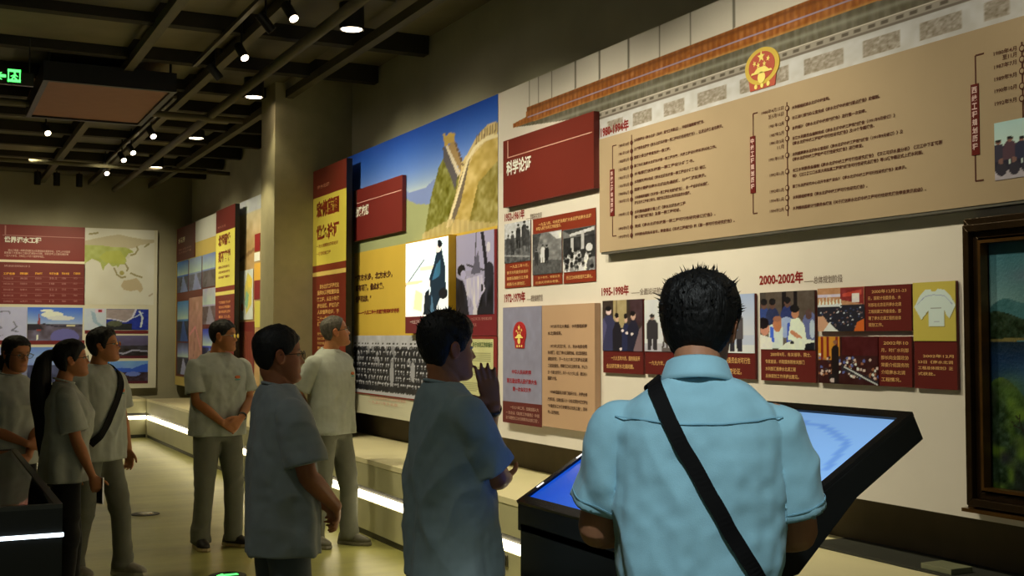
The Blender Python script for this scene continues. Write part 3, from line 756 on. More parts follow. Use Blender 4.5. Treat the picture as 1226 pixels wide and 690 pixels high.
def pic_congress():
    P = Pic(72, 58, (54, 22, 18)); P.rect(0, .38, .5, 1, (190, 124, 34)); 
    for u in (.05, .15, .3): P.rect(u, u + .04, .5, 1, (120, 30, 22))
    P.rect(.42, 1, .6, 1, (72, 22, 20)); P.noise(8, 14, 6); r_ = random.Random(9)
    for i in range(90):
        u = r_.uniform(0, 1); v = r_.uniform(.12, .6) * (1 - .25 * u) + .05; P.ell(u, v, .02, .03, r_.choice([(206, 176, 140), (214, 206, 196), (60, 50, 46), (90, 96, 130), (150, 96, 60)]))
    P.poly([(.4, .42), (1, .08), (1, .0), (.4, .3)], (46, 40, 40)); P.line([(.45, .36), (.98, .02)], .012, (206, 200, 190))
    P.poly([(.22, 0), (.36, 0), (.36, .78), (.31, .84), (.24, .76)], (28, 18, 16)); P.ell(.3, .88, .035, .05, (130, 84, 56)); P.ell(.25, .12, .07, .09, (30, 24, 22)); P.ell(.24, .07, .04, .05, (196, 170, 140)); return P
def pic_jersey():
    P = Pic(64, 84, (188, 164, 62)); 
    sh = [(.03, .58), (.16, .76), (.3, .87), (.42, .88), (.45, .84), (.55, .84), (.6, .88), (.74, .86), (.88, .76), (1, .6), (.86, .38), (.80, .42), (.74, .52), (.74, .25), (.38, .25), (.38, .52), (.28, .44), (.2, .36)]
    P.poly([(a + .015, b_ - .015) for a, b_ in sh], (130, 112, 48)); P.poly(sh, (200, 204, 194)); P.line([(.42, .56), (.68, .56)], .006, (110, 110, 100)); P.line([(.5, .33), (.62, .33)], .005, (150, 150, 140))
    P.line([(.1, .62), (.3, .76), (.5, .78), (.75, .76), (.92, .62)], .006, (140, 148, 150)); return P
def pic_riverside():
    P = Pic(64, 90, (214, 232, 240)); P.grad((214, 234, 240), (206, 236, 250)); P.poly([(0, 0), (.7, 0), (.6, .3), (0, .46)], (222, 226, 220)); P.noise(8, 6, 6)
    P.rect(.36, .72, .60, .66, (222, 206, 176)); P.line([(0, .42), (.45, .74)], .012, (88, 92, 92)); P.line([(.0, .45), (.4, .46)], .02, (222, 202, 160)); P.poly([(.2, .1), (.4, .06), (.42, .3), (.25, .36)], (214, 210, 160))
    c = (20, 38, 50); P.poly([(.5, 0), (.98, 0), (.96, .3), (.94, .62), (.86, .86), (.76, .86), (.68, .66), (.56, .46), (.62, .34), (.5, .1)], c)
    P.poly([(.64, .46), (.8, .5), (.84, .72), (.74, .66)], (46, 92, 118)); P.ell(.8, .6, .04, .09, (42, 88, 108)); P.ell(.79, .87, .07, .055, (214, 206, 196)); P.ell(.82, .92, .055, .045, (14, 20, 26)); P.ell(.80, .955, .035, .02, (14, 20, 26))
    P.poly([(.44, .02), (.6, .02), (.58, .36), (.48, .3)], (18, 28, 34)); P.poly([(.6, 0), (.7, 0), (.64, .3)], (60, 92, 112)); P.poly([(.7, 0), (1, 0), (1, .24), (.86, .26), (.78, .16)], (206, 216, 214)); P.ell(.9, .28, .1, .07, (16, 20, 24)); P.ell(.56, .42, .04, .06, (226, 226, 222)); return P
def pic_ship():
    P = Pic(58, 90, (150, 138, 138)); P.rect(0, 1, .55, 1, (158, 146, 146)); P.poly([(.66, 1), (.74, 1), (.86, .55), (.78, .5)], (40, 30, 34)); P.line([(.55, 1), (.5, .5)], .012, (70, 60, 64)); P.line([(.3, .62), (1, .48)], .012, (60, 50, 54))
    P.poly([(.4, .5), (.6, .78), (.66, .5)], (92, 80, 90)); P.poly([(0, 0), (.36, 0), (.3, .25), (.2, .42), (.0, .48)], (36, 26, 26)); P.poly([(.55, 0), (1, 0), (1, .55), (.8, .5), (.72, .3), (.62, .12)], (34, 26, 26))
    P.poly([(.22, .44), (.7, .48), (.78, .3), (.6, .16), (.52, .05), (.4, .2), (.3, .24)], (180, 168, 160)); P.noise(26, 20, 5, m=((P.V > .1) & (P.V < .48)).astype(float))
    P.ell(.15, .56, .11, .07, (30, 22, 24)); P.ell(.2, .50, .07, .06, (168, 154, 150)); P.ell(.86, .8, .05, .06, (196, 186, 184)); P.ell(.7, .32, .03, .05, (40, 30, 30)); P.ell(.88, .5, .12, .12, (44, 34, 36)); P.ell(.52, .02, .05, .12, (196, 186, 180)); return P.gray((1, .93, .9))
def pic_crowd():
    P = Pic(150, 70, (178, 170, 136)); P.rect(0, 1, .0, .78, (38, 34, 30)); P.rect(0, 1, 0, .09, (176, 166, 132)); P.noise(14, 24, 6, m=(P.V > .78).astype(float)); r_ = random.Random(5)
    for row in range(7):
        v = .84 - row * .105; n = 26 + row * 2
        for i in range(n):
            u = (i + .5 + r_.uniform(-.25, .25)) / n; d = r_.choice([(30, 28, 24), (48, 44, 38), (38, 36, 32), (130, 122, 98)] if row < 3 else [(30, 28, 24), (40, 37, 32)])
            P.ell(u, v - .085, .021, .075, d); P.ell(u, v, .0065, .026, (190, 178, 144)); P.ell(u, v + .022, .009, .02, (36, 32, 28)); P.ell(u, v - .045, .003, .014, (160, 150, 120))
    for i in range(30): P.ell((i + .5) / 30, .20 + r_.uniform(-.01, .01), .007, .014, (176, 168, 138))
    P.ell(.42, .36, .02, .2, (150, 142, 116)); P.ell(.62, .42, .02, .16, (150, 142, 116)); return P.gray((1, .95, .78))
def pic_team():
    P = Pic(44, 62, (196, 206, 214)); P.grad((206, 210, 206), (178, 200, 220), .25, 1); P.rect(0, 1, 0, .16, (176, 160, 140)); P.noise(10, 8, 8, m=(P.V < .2).astype(float))
    for i, (u, c) in enumerate(((.06, (60, 54, 56)), (.24, (86, 60, 58)), (.42, (50, 50, 58)), (.60, (96, 140, 186)), (.8, (60, 54, 52)), (.96, (70, 56, 52)))): standing(P, u, .16, .70 + .03 * (i % 2), .2, c, (140, 96, 70), legs=(44, 40, 44))
    for u in (.1, .3, .5, .72, .9): P.ell(u, .18, .09, .12, (54, 48, 48)); P.ell(u, .32, .04, .05, (130, 92, 70))
    return P

def exhibit(name, label, S, pxbox, capy, pic, cap, n=0.018, caps=None, lw=LW, group='photo boards on the cream board', capc=MAR2, topcap=None, cap_text=None):
    """a thin raised board: photo above, maroon caption below"""
    x0, y0, x1, y1 = pxbox; u0, u1, v0, v1 = pq(S, x0, y0, x1, y1, n)
    r = board(name, label, 'photo board', S, u0, u1, v0, v1, 0.0, n, print_mat(capc, lw), group, part='caption_board')
    _, vc = S.px(x1, capy, n)
    photo('photo', S, u0, u1, vc, v1, n + .004, pic, r, lw)
    if cap_text:
        g = Geo(); nl = len(cap_text); H = vc - v0; W = u1 - u0; hl = min(H / (nl * 1.75 + .6), W * .062)
        for i, s in enumerate(cap_text):
            vv = v0 + H / 2 + (nl / 2 - i - .8) * hl * 1.75
            full = max(len(t) for t in cap_text); ind = W * .09 + (hl * 2.0 if i == 0 and nl > 1 else 0)
            wd = min(W * .84 - (hl * 2.0 if i == 0 and nl > 1 else 0), len(s) * W * .82 / full)
            put_text(g, S, s, u0 + ind, vv, hl, wd, n + .0015, 0.01)
        g.obj('caption_lettering', print_mat(GOLDT, lw), r)
    return r
exhibit('photo_board', 'narrow black and white photo board of workers below the red title plate', WS, (604.5, 269, 635.4, 343), 312, pic_workers(), None, .006,
        cap_text=['一九五二年十月，', '黄河水利委员会组织', '查勘队踏勘引江济黄', '线路与水源地区。'], capc=(126, 44, 20))
# red strip over two photos
r = exhibit('photo_board', 'black and white photo board of two figures before a cliff, red strip above', WS, (638.2, 281, 673, 339.8), 326.3, pic_cliff(), None, .006, cap_text=['五十年代，查勘队员', '在通天河峡谷考察。'], capc=(126, 44, 20))
r2 = exhibit('photo_board', 'black and white photo board of a ceremony under a roof, right of the cliff photo', WS, (674.8, 276, 713.4, 336.8), 322.6, pic_ceremony(), None, .006, cap_text=['丹江口水利枢纽开工典礼。'], capc=(126, 44, 20))
u0, u1, v0, v1 = pq(WS, 638.2, 263, 713.2, 270.5, .006)
r3 = board('caption_strip', 'red caption strip with two lines above the cliff and ceremony photos', 'caption strip', WS, u0, u1, v0, v1, 0.0, .007, print_mat((126, 44, 20)))
para(r3, WS, [('一九五八年，中央政治局扩大会议提出南水北调', 645, 271.6, 4.4, 708), ('并写入关于水利工作的指示。', 642, 276.9, 4.4, 672)], GOLDT, 'lettering', n=.007, bold=.02)

exhibit('photo_board', 'colour photo board of dark-suited leaders, first under the 1995-1998 heading', WS, (722, 360.6, 770, 448.6), 421, pic_leaders(), None, cap_text=['一九九五年六月，国务院召开', '会议研究南水北调问题。'])
exhibit('photo_board', 'pale photo board of a figure standing by a survey tripod', WS, (772.2, 359.6, 826, 450.5), 421.8, pic_survey(), None, cap_text=['一九九六年，专家现场查勘。'])
exhibit('photo_board', 'pale photo board of a man in a long coat beside a rock', WS, (828, 355.5, 904.4, 454.5), 423.3, pic_coat(), None, cap_text=['一九九八年，审查委员会对可行性', '论证报告进行全面审查论证。'])
exhibit('photo_board', 'colour photo board of people in white shirts at a meeting table', WS, (910.4, 350.8, 976.8, 458.7), 419.2, pic_meeting(), None,
        cap_text=['2000年9月，有关领导、院士、', '专家座谈，听取国务院有关部门', '水利部汇报南水北调工程', '总体规划工作并提出意见。'])
def wide_exhibit(label, box, xs, pic, lines, first_right=True):
    x0, y0, x1, y1 = box; n = .018; u0, u1, v0, v1 = pq(WS, x0, y0, x1, y1, n)
    r = board('photo_board', label, 'photo board', WS, u0, u1, v0, v1, 0.0, n, print_mat(MAR2), 'photo boards on the cream board', part='caption_board')
    us, _ = WS.px(xs, 400, n); photo('photo', WS, u0, us, v0, v1, n + .004, pic, r)
    g = Geo(); W = u1 - us; H = v1 - v0; nl = len(lines); hl = H * .085; full = max(len(t) for t in lines)
    for i, s in enumerate(lines):
        vv = v1 - H * .17 - i * H * .147; wd = W * .84 * len(s) / full
        if i == 0: put_text(g, WS, s, u1 - W * .09, vv, hl, min(wd, W * .75), n + .0015, .01, 'r')
        else: put_text(g, WS, s, us + W * .08, vv, hl, wd, n + .0015, .01)
    g.obj('caption_lettering', print_mat((206, 150, 78)), r)
wide_exhibit('upper wide photo board of a conference hall, maroon text on its side', (979.5, 346, 1091.5, 396.3), 1036, pic_hall(), ['2000年12月21-23', '日，国家计划委员会、水', '利部在北京召开南水北调', '工程前期工作座谈会，部', '署了南水北调工程的总体', '规划工作。'])
wide_exhibit('lower wide photo board of a crowded red congress hall', (980.2, 403.2, 1092.2, 464.2), 1051.7, pic_congress(), ['2002年10', '月，时任水利部', '部长向全国政协', '常委介绍国务院', '介绍南水北调', '工程情况。'])
exhibit('photo_board', 'yellow photo board with a pale jersey-shaped folder, beside the painting', WS, (1093.5, 339, 1146.5, 467.5), 408.5, pic_jersey(), None,
        cap_text=['2002年12月', '23日《南水北调', '工程总体规划》正', '式获批。'])

# ------------------------------------------------- grey cover and brown text board
n = .045
u0, u1, v0, v1 = pq(WS, 602.4, 368.5, 712.5, 519, n)
r = board('document_board', 'raised board with a grey document cover beside brown text, below the 1972-1979 heading', 'document board', WS, u0, u1, v0, v1, 0.0, n, print_mat((178, 138, 90)))
u0, u1, v0, v1 = pq(WS, 602.6, 368.7, 649, 485, n); P = Pic(40, 60, (134, 126, 122)); P.noise(6, 10, 10); photo('grey_cover', WS, u0, u1, v0, v1, n + .003, P, r)
ev = (u0 + (u1 - u0) * .46, v0 + (v1 - v0) * .72)
emblem(WS, ev[0], ev[1], (u1 - u0) * .165, (v1 - v0) * .125, n + .003, r, (172, 42, 34), (158, 34, 30))
para(r, WS, [('中华人民共和国', 613, 448, 5.5, 636), ('第五届全国人民代表大会', 607, 458.5, 6, 643), ('第一次会议文件', 614, 468.5, 5.5, 636)], (150, 34, 34), 'cover_title', n=n + .003, bold=.03)
u0, u1, v0b, v1b = pq(WS, 602.4, 482, 649, 509, n)
g = Geo(); _, vb = WS.px(602.4, 506, n); slab(g, WS, u0, u1, vb + .004, v0, n, n + .003); g.obj('caption_strip', print_mat((92, 34, 26)), r)
para(r, WS, [('一九七八年二月，五届全国人大', 611, 489.5, 4, 645), ('一次会议《政府工作报告》中提', 606, 495.5, 4, 646), ('出“兴建把长江水引到黄河以北的工程”。', 606, 501.5, 4, 645)], (196, 150, 110), 'caption_lettering', n=n + .003)
L9 = [('1972年华北大旱后，水利部组织南', 659, 393.5, 4.6, 703), ('水北调线路。', 656, 401.5, 4.6, 673), ('1973年2月至7月，水，利水电部会同', 659, 417, 4.6, 703), ('有关部门，成立了南水北调规划组。经过现场勘查', 656, 424.5, 4.6, 703),
      ('调查研究，于一九七六年三月提出近期', 656, 432, 4.6, 703.5), ('工程规划报告，明确引江水北送到天津，并认为', 656, 440, 4.6, 703.5), ('这一方案比较可行，并于一九七七年上报，建议纳入', 656, 448, 4.6, 703.5), ('国家计划。', 656, 455, 4.6, 667),
      ('1978年国家有关部门组织讨论，并提出修', 659, 471.5, 4.6, 703.5), ('改意见后，五届全国人大一次会议报告中正式提出', 656, 480, 4.6, 703.5), ('“兴建把长江水引到黄河以北的工程”，同年', 656, 488, 4.6, 703.5), ('列入发展规划。', 656, 495.5, 4.6, 670)]
para(r, WS, L9, (66, 40, 26), 'body_text', n=n, bold=.012)

# ------------------------------------------------- big brown timeline board
n = .06
u0, v1 = WS.px(717.6, 167.2, n); _, v0 = WS.px(720.4, 302.3, n)
r = board('timeline_board', 'long brown timeline board with three bracketed date columns', 'timeline board', WS, u0, -1.9, v0, v1, 0.0, n, print_mat((166, 138, 91)))
g = Geo(); slab(g, WS, u0 + .01, -1.91, v0 - .012, v0, .004, n - .004); g.obj('lower_edge', pmat('grey_edge', lin((92, 92, 92)), .5), r)
DK = (80, 40, 24); RD = (104, 24, 16)
def seg(g, x0, y0, x1, y1, wd=.006):
    a = WS.px(x0, y0, n); b_ = WS.px(x1, y1, n)
    if abs(x0 - x1) < abs(y0 - y1): slab(g, WS, (a[0] + b_[0]) / 2 - wd / 2, (a[0] + b_[0]) / 2 + wd / 2, min(a[1], b_[1]), max(a[1], b_[1]), n, n + .002)
    else: slab(g, WS, a[0], b_[0], (a[1] + b_[1]) / 2 - wd / 2, (a[1] + b_[1]) / 2 + wd / 2, n, n + .002)
def hseg(g, x0, x1, y, wd=.006):
    a = WS.px(x0, y, n); b_ = WS.px(x1, y, n); slab(g, WS, a[0], b_[0], a[1] - wd / 2, a[1] + wd / 2, n, n + .002)
def dot(g, x, y, rad=.014):
    a = WS.px(x, y, n); A = np.linspace(0, 2 * np.pi, 16, endpoint=False)
    polyslab(g, WS, [(a[0] + math.cos(t) * rad, a[1] + math.sin(t) * rad) for t in A], n + .002, n + .004)
def column_(bx, by0, by1, hook, plate, title, ax, ay0, ay1, dots, circ):
    g = Geo(); seg(g, bx, by0, bx, plate[1]); seg(g, bx, plate[3], bx, by1); hseg(g, bx, hook, by0); hseg(g, bx, hook, by1)
    if ax: seg(g, ax, ay0, ax, ay1, .006)
    g.obj('bracket_lines', print_mat(DK), r)
    if ax:
        g = Geo(); [dot(g, ax, y) for y in dots]; g.obj('date_dots', print_mat(DK), r)
        if circ: 
            g = Geo(); A = np.linspace(0, 2 * np.pi, 16, endpoint=False)
            for y in dots:
                a = WS.px(ax, y, n); polyslab(g, WS, [(a[0] + math.cos(t) * .0085, a[1] + math.sin(t) * .0085) for t in A], n + .004, n + .0055)
            g.obj('dot_centres', print_mat((166, 138, 91)), r)
    g = Geo(); a = WS.px(plate[0], plate[1], n); b_ = WS.px(plate[2], plate[3], n); slab(g, WS, a[0], b_[0], b_[1], a[1], n, n + .004); g.obj('title_strip', print_mat((96, 22, 14)), r)
    g = Geo(); k = len(title); H = a[1] - b_[1]; W = b_[0] - a[0]
    for i, ch in enumerate(title):
        hh = min(H / (k + .8) * .8, W * .75); put_text(g, WS, ch, (a[0] + b_[0]) / 2, a[1] - H * (i + 1.15) / (k + .8), hh, hh, n + .0055, .03, 'c')
    g.obj('strip_lettering', print_mat((214, 176, 140)), r)
column_(733.6, 175, 283, 738, (730.8, 203.6, 736, 258.5), '东线工程规划历程', 756.6, 161.5, 286, (171, 181, 190, 200, 210, 220, 230, 239, 255, 272, 282), False)
column_(902, 136.3, 256, 907, (898.6, 164, 905.2, 231), '中线工程规划历程', 943, 122.3, 259, (129.7, 142, 154, 166, 186, 205.4, 225, 237, 249), True)
column_(1168.2, 66.5, 217, 1178, (1162.8, 102, 1173.6, 185), '西线工程规划历程', 1224.5, 50, 150, (58, 71, 85, 103, 118), True)
para(r, WS, [(s, 753.2, y, 4.6, 741, 'r') for s, y in (('1980年10月', 174), ('1981年12月', 184), ('1982年2月', 193), ('1983年2月', 203.3), ('1983年3月', 213.2), ('1985年3月', 223), ('1988年6月', 232.6), ('1989年7月', 241.7), ('1990年11月', 257.8), ('1992年9月', 274.6), ('1993年9月', 284.6))], DK, 'dates', n=n, bold=.01)
LF = [('水利部提出《南水北调（东线）规划工作要点》，并组织编制规划报告。', 759.3, 170.6, 843.6), ('治淮委员会提交《南水北调东线第一期工程可行性研究报告》，征求沿线各省市意见。', 759.3, 181, 866), ('国家计委主持审查东线一期工程。', 759.5, 191, 803),
      ('国务院批准南水北调东线第一期工程方案，开展工程设计和科学试验工作。', 759.5, 201.2, 858), ('水电部报送东线第一期工程设计任务书。', 759.7, 210.6, 831.5), ('水利部天津院完成《南水北调东线第一期工程设计任务书》修订。', 759.7, 220.2, 845.7), ('国家计委提出南水北调应先通后畅、分步实施的意见。', 759.8, 229.4, 845.7),
      ('水利部组织编制《东线第一期工程补充规划报告》，进一步论证调水规模。', 759.9, 239, 849), ('提出东线工程修订规划，明确先江苏后山东河北的供水顺序。', 759.9, 245.4, 827), ('水利部向国家计委上报《南水北调东线工程', 760, 256.2, 821), ('修订规划报告》及第一期工程可研。', 760, 262.4, 815),
      ('完成《南水北调东线第一期工程可行性研究修订报告》。', 760.2, 273.2, 857), ('水利部会同有关省市，审查通过《东线工程规划》和《第一期可行性研究报告》。', 760.2, 283.2, 880)]
para(r, WS, [(s, x, y, 4.3, xr) for s, x, y, xr in LF], DK, 'left_column_text', n=n, bold=.024)
para(r, WS, [(s, 938.5, y, 5.0, x, 'r') for s, x, y in (('1980年4月15日', 912, 131.3), ('至5月16日', 920, 138.5), ('1981年12月', 921, 150), ('1987年5月', 922, 161.3), ('1991年3月', 922, 171), ('11月', 931, 178), ('1991年11月', 921, 190.6), ('1992年1月', 922, 209.6), ('1992年1月', 922, 229.6), ('1994年1月', 922, 241), ('1994年2月', 922, 253.3))], DK, 'middle_dates', n=n, bold=.01)
MF = [('水利部组织南水北调中线查勘。', 948.4, 131.6, 994), ('长江流域规划办公室完成《南水北调中线规划要点报告》的编制。', 948.5, 143.8, 1054), ('水利部对《南水北调中线规划报告》进行第一次初审。', 948.6, 156, 1038),
      ('长江水利委员会编制完成《南水北调中线工程规划报告（1991年9月修订）》', 948.8, 168.3, 1072.3), ('《南水北调中线工程初步可行性研究报告》及10个专题报告。', 949, 174.4, 1047.5), ('水利部原南水北调办公室组织《南水北调中线工程规划报告（1991年9月修订）》及', 949, 187.4, 1082), ('《南水北调中线工程初步可行性研究报告》进行审查。', 949, 193.5, 1034),
      ('长江水利委员会编制《南水北调中线工程可行性研究报告》《汉江可调水量分析》《汉江中下游可影', 949.2, 206.7, 1129.5), ('响》《汉江丹江口水库大坝加高工程规划报告可行性研究总报告》等10项专题正式上报水利部。', 949.2, 213.3, 1106), ('国务院发展研究中心召开专家座谈会对《南水北调中线工程可行性研究报告》的意见。', 949.3, 226, 1086),
      ('水利部组织审查《南水北调中线工程可行性研究报告》。', 949.4, 239, 1039), ('水利部向国家计划委员会报送《关于报送南水北调中线工程可行性研究报告审查意见的函》。', 949.5, 252, 1109.6)]
para(r, WS, [(s, x, y, 4.6, xr) for s, x, y, xr in MF], DK, 'middle_column_text', n=n, bold=.024)
para(r, WS, [(s, 1217.5, y, 6.2, x, 'r') for s, x, y in (('1980年4月', 1190, 60.5), ('至11月', 1200.5, 68), ('1987年7月', 1190.5, 77), ('1989年9月', 1190.8, 92), ('1990年10月', 1191, 106.5), ('1992年9月', 1191.3, 122))], DK, 'right_dates', n=n, bold=.012)
u0, v1 = WS.px(1190.8, 148, n); _, v0 = WS.px(1192, 216.5, n); photo('team_photo', WS, u0, u0 + .30, v0, v1, n + .003, pic_team(), r)

# ------------------------------------------------- great-wall mural board
uM0, _ = WS.px(422, 300); uM1 = uL - .006
mur = empty('mural_board', WS.w((uM0 + uM1) / 2, VB), label='tall printed board of an old stone wall climbing green hills under a blue sky', cat='mural')
LB = np.array([206, 192, 140.0])
g = Geo(); slab(g, WS, uM0 - .25, uM1, VB, VT, -0.22, -0.006); g.obj('backing', print_mat(CREAM, LB), mur)
W_, H_ = 190, 210; M = Pic(W_, H_, (198, 184, 130))
uA = uM0 - .25
def mu(x): return (WS.px(x, 300)[0] - uA) / (uM1 - uA)
def mp(x, y): a = WS.px(x, y); return ((a[0] - uA) / (uM1 - uA), (a[1] - VB) / (VT - VB))
def mpl(pts): return [mp(410 + x / 4.06, 110 + y / 4.06) for x, y in pts]
hz = mp(480, 235)[1]
M.grad((186, 186, 164), (28, 74, 132), hz - .03, 1.0)
M.C = np.where((M.V > hz)[..., None], np.array((190, 190, 170)) * (1 - np.clip((M.V - hz) / (1 - hz), 0, 1)[..., None] ** .55) + np.array((20, 66, 128)) * np.clip((M.V - hz) / (1 - hz), 0, 1)[..., None] ** .55, M.C)
M.poly(mpl([(-60, 560), (300, 478), (330, 490), (400, 470), (440, 430), (470, 420), (470, 760), (-60, 760)]), (116, 126, 138))
M.poly(mpl([(-60, 600), (240, 520), (310, 522), (360, 545), (430, 548), (560, 640), (560, 800), (-60, 860)]), (148, 146, 82))
hill = mpl([(400, 690), (420, 560), (440, 470), (470, 360), (500, 300), (560, 380), (600, 450), (560, 760), (390, 780)])
m = M.mask(hill).astype(float); M.mix(m, (110, 104, 34)); M.noise(34, 60, 50, m=m)
hill2 = mpl([(500, 760), (560, 560), (600, 380), (650, 280), (700, 230), (760, 200), (760, 780)])
m = M.mask(hill2).astype(float); M.mix(m, (172, 142, 62)); M.noise(22, 30, 40, m=m); m2 = M.mask(mpl([(600, 700), (660, 440), (760, 330), (760, 720)])).astype(float); M.mix(m2 * .75, (124, 112, 44)); M.noise(30, 55, 45, m=m2)
wall = mpl([(505, 660), (560, 460), (575, 350), (615, 290), (655, 215), (705, 160), (755, 145), (755, 215), (700, 240), (640, 300), (610, 370), (560, 520), (530, 650)])
m = M.mask(wall).astype(float); M.mix(m, (188, 160, 88)); M.noise(12, 60, 60, m=m)
M.poly(mpl([(540, 640), (575, 540), (600, 420), (625, 300), (610, 320), (570, 430), (530, 620)]), (104, 88, 58))
M.line(mpl([(510, 655), (560, 500), (610, 330), (650, 262), (700, 228), (755, 210)]), .006, (206, 184, 118))
for i in range(9):
    t = i / 8; x = 650 + 105 * t; y = 212 - 62 * t ** .7; M.poly(mpl([(x, y), (x + 5, y - 3), (x + 3, y + 42), (x - 3, y + 44)]), (116, 92, 50))
M.poly(mpl([(488, 268), (500, 265), (530, 330), (560, 405), (548, 480), (520, 400), (490, 330)]), (82, 74, 60))
M.poly(mpl([(500, 262), (512, 262), (575, 395), (560, 412)]), (190, 170, 118)); M.poly(mpl([(512, 262), (545, 235), (580, 330), (575, 390)]), (142, 112, 58))
for i in range(5): M.poly(mpl([(545 + i * 8, 250 + i * 24), (555 + i * 8, 246 + i * 24), (560 + i * 8, 262 + i * 24), (550 + i * 8, 268 + i * 24)]), (92, 70, 42))
M.poly(mpl([(490, 215), (546, 200), (545, 238), (497, 266)]), (168, 134, 54)); M.poly(mpl([(488, 208), (500, 204), (500, 214), (515, 210), (515, 200), (530, 197), (530, 206), (548, 203), (548, 212), (490, 226)]), (176, 142, 56))
M.rect(0, 1, 0, mp(500, 283)[1] - .03, (178, 166, 112)); 
m = M.mask(mpl([(390, 690), (520, 620), (560, 620), (760, 640), (760, 820), (390, 820)])).astype(float); M.mix(m * .7, (190, 164, 92)); M.mix(m * (np.floor(M.U * 70) % 2 < 1) * .25, (140, 112, 56))
photo('wall_and_hills_print', WS, uA, uM1, VB, VT, 0.0, M, mur, LB)
rectp(mur, WS, 'yellow_field', 424.5, 303.5, 594.6, 402, 0.0, .004, (190, 152, 46), LB)
title_plate('title_plate', 'raised dark red title plate on the blue sky of the mural', WS, 423.6, 229, 481.4, 276.4, .04, '战略构想', 425.6, 261, 12.5, 441.5, LB, (104, 32, 20))
para(mur, WS, [('“南方水多，北方水少，', 425.5, 338, 8.5, 470), ('如有可能，借点水来，', 425.8, 350, 8.5, 459.5), ('也是可以的。”', 425.8, 363, 8.5, 444.5)], (78, 44, 20), 'quotation', LB, .004, .05)
para(mur, WS, [('——一九五二年十月视察黄河时的讲话', 428, 377.5, 5.5, 478)], (120, 36, 18), 'attribution', LB, .004, .05)
# backlit photo box
n = .075; u0, u1, v0, v1 = pq(WS, 486, 290.8, 537, 399, n)
r = board('backlit_photo_box', 'glowing backlit photo box of a man seated above a river, with yellow sides', 'light box', WS, u0, u1, v0, v1, 0.0, n, print_mat((176, 132, 22), LB), part='box_sides')
_, vc = WS.px(537, 377.5, n); pc = pic_riverside()
m_lit = pmat('backlit_film', (1, 1, 1), .3, var=.01, attr='col', estr=0.85)
photo('lit_photo', WS, u0 + .006, u1 - .006, vc, v1 - .012, n + .004, pc, r, np.array((226, 232, 226.)), m_lit)
g = Geo(); slab(g, WS, u0, u1, v0, vc, n, n + .003); g.obj('caption_strip', print_mat((96, 34, 28), LB), r)
para(r, WS, [('一九五二年十月', 491, 388, 4.5, 506)], (206, 180, 140), 'caption_lettering', LB, n + .003)
u0, u1, v0, v1 = pq(WS, 546.8, 283, 594.6, 402.2, .01)
r = board('photo_board', 'grey photo board of two figures before a ship mast, right of the glowing box', 'photo board', WS, u0, u1, v0, v1, 0.004, .012, print_mat((104, 30, 26), LB), part='caption_board')
_, vc = WS.px(592, 376, .012); photo('photo', WS, u0, u1 - .035, vc, v1, .015, pic_ship(), r, LB)
para(r, WS, [('一九五三年二月，在长江舰上听取', 563, 384, 3.5, 589), ('南水北调汇报。', 561, 391, 3.5, 571)], (180, 130, 96), 'caption_lettering', LB, .012)
u0, u1, v0, v1 = pq(WS, 424, 402, 548.5, 486.5, .01)
r = board('group_photo_board', 'wide black and white photo board of rows of people below the yellow field', 'photo board', WS, u0, u1, v0, v1, 0.0, .012, print_mat((112, 38, 24), LB), part='caption_board')
_, vc = WS.px(427, 469.3, .012); photo('photo', WS, u0, u1, vc, v1, .015, pic_crowd(), r, LB)
para(r, WS, [('南水北调规划会议代表合影留念', 443, 477, 3.6, 486), ('一九五八年于北京', 441, 482.5, 3.6, 476)], (180, 120, 80), 'caption_lettering', LB, .012)
u0, u1, v0, v1 = pq(WS, 550, 403, 594.8, 502, .01)
r = board('document_page_board', 'yellowed document page with a dark red border, below the ship photo', 'document board', WS, u0, u1, v0, v1, 0.0, .012, print_mat((112, 34, 24), LB), part='border')
P = Pic(50, 80, (178, 168, 96)); P.noise(7, 6, 10)
for i in range(30):
    v = .84 - i * .027; P.line([(.08, v), (.92 - (i % 7 == 6) * .4, v)], .004, (128, 120, 66))
photo('page', WS, u0 + .02, u1 - .05, v0 + .02, v1 - .02, .015, P, r, LB)
para(r, WS, [('关于水利工作的指示', 566, 416, 6.5, 590)], (84, 96, 44), 'page_title', LB, .015, .03)

# ------------------------------------------------- banner standing out from the wall by the column
def banner(label, X, y_near, y_far, z0, z1, rows, lw, yb, thick=.06):
    S = Surf('x', X)
    r = empty('banner_panel', (X, (y_near + y_far) / 2, z0), label=label, cat='banner')
    u0, u1 = -y_far, -y_near
    g = Geo(); slab(g, S, u0, u1, z0, z1, -thick, -0.002); g.obj('dark_core', m_black, r)
    for k, (a, b_, c) in enumerate(rows):
        g = Geo(); va = z1 - (z1 - z0) * b_; vb = z1 - (z1 - z0) * a; slab(g, S, u0, u1, va, vb, -0.002, 0.0); g.obj('colour_band', print_mat(c, lw), r)
    return r, S
def bz(S, y): return S.px(395, y)[1]
S_ = Surf('x', 3.60); yn, yf = on_x(414.2, 300, 3.6).y, 11.745
_, zt = S_.px(414, 189.5); _, zb = S_.px(414, 474)
def fr(x, y): return (zt - S_.px(x, y)[1]) / (zt - zb)
rows = [(0, fr(414, 225), (104, 34, 16)), (fr(414, 225), fr(414, 312), (204, 178, 54)), (fr(414, 312), fr(414, 320.5), (120, 44, 18)), (fr(414, 320.5), fr(414, 326), (206, 170, 70)), (fr(414, 326), 1, (110, 36, 16))]
r, S_ = banner('tall narrow red and yellow banner panel standing between the column and the mural', 3.60, yn, yf, zb, zt, rows, LB, None)
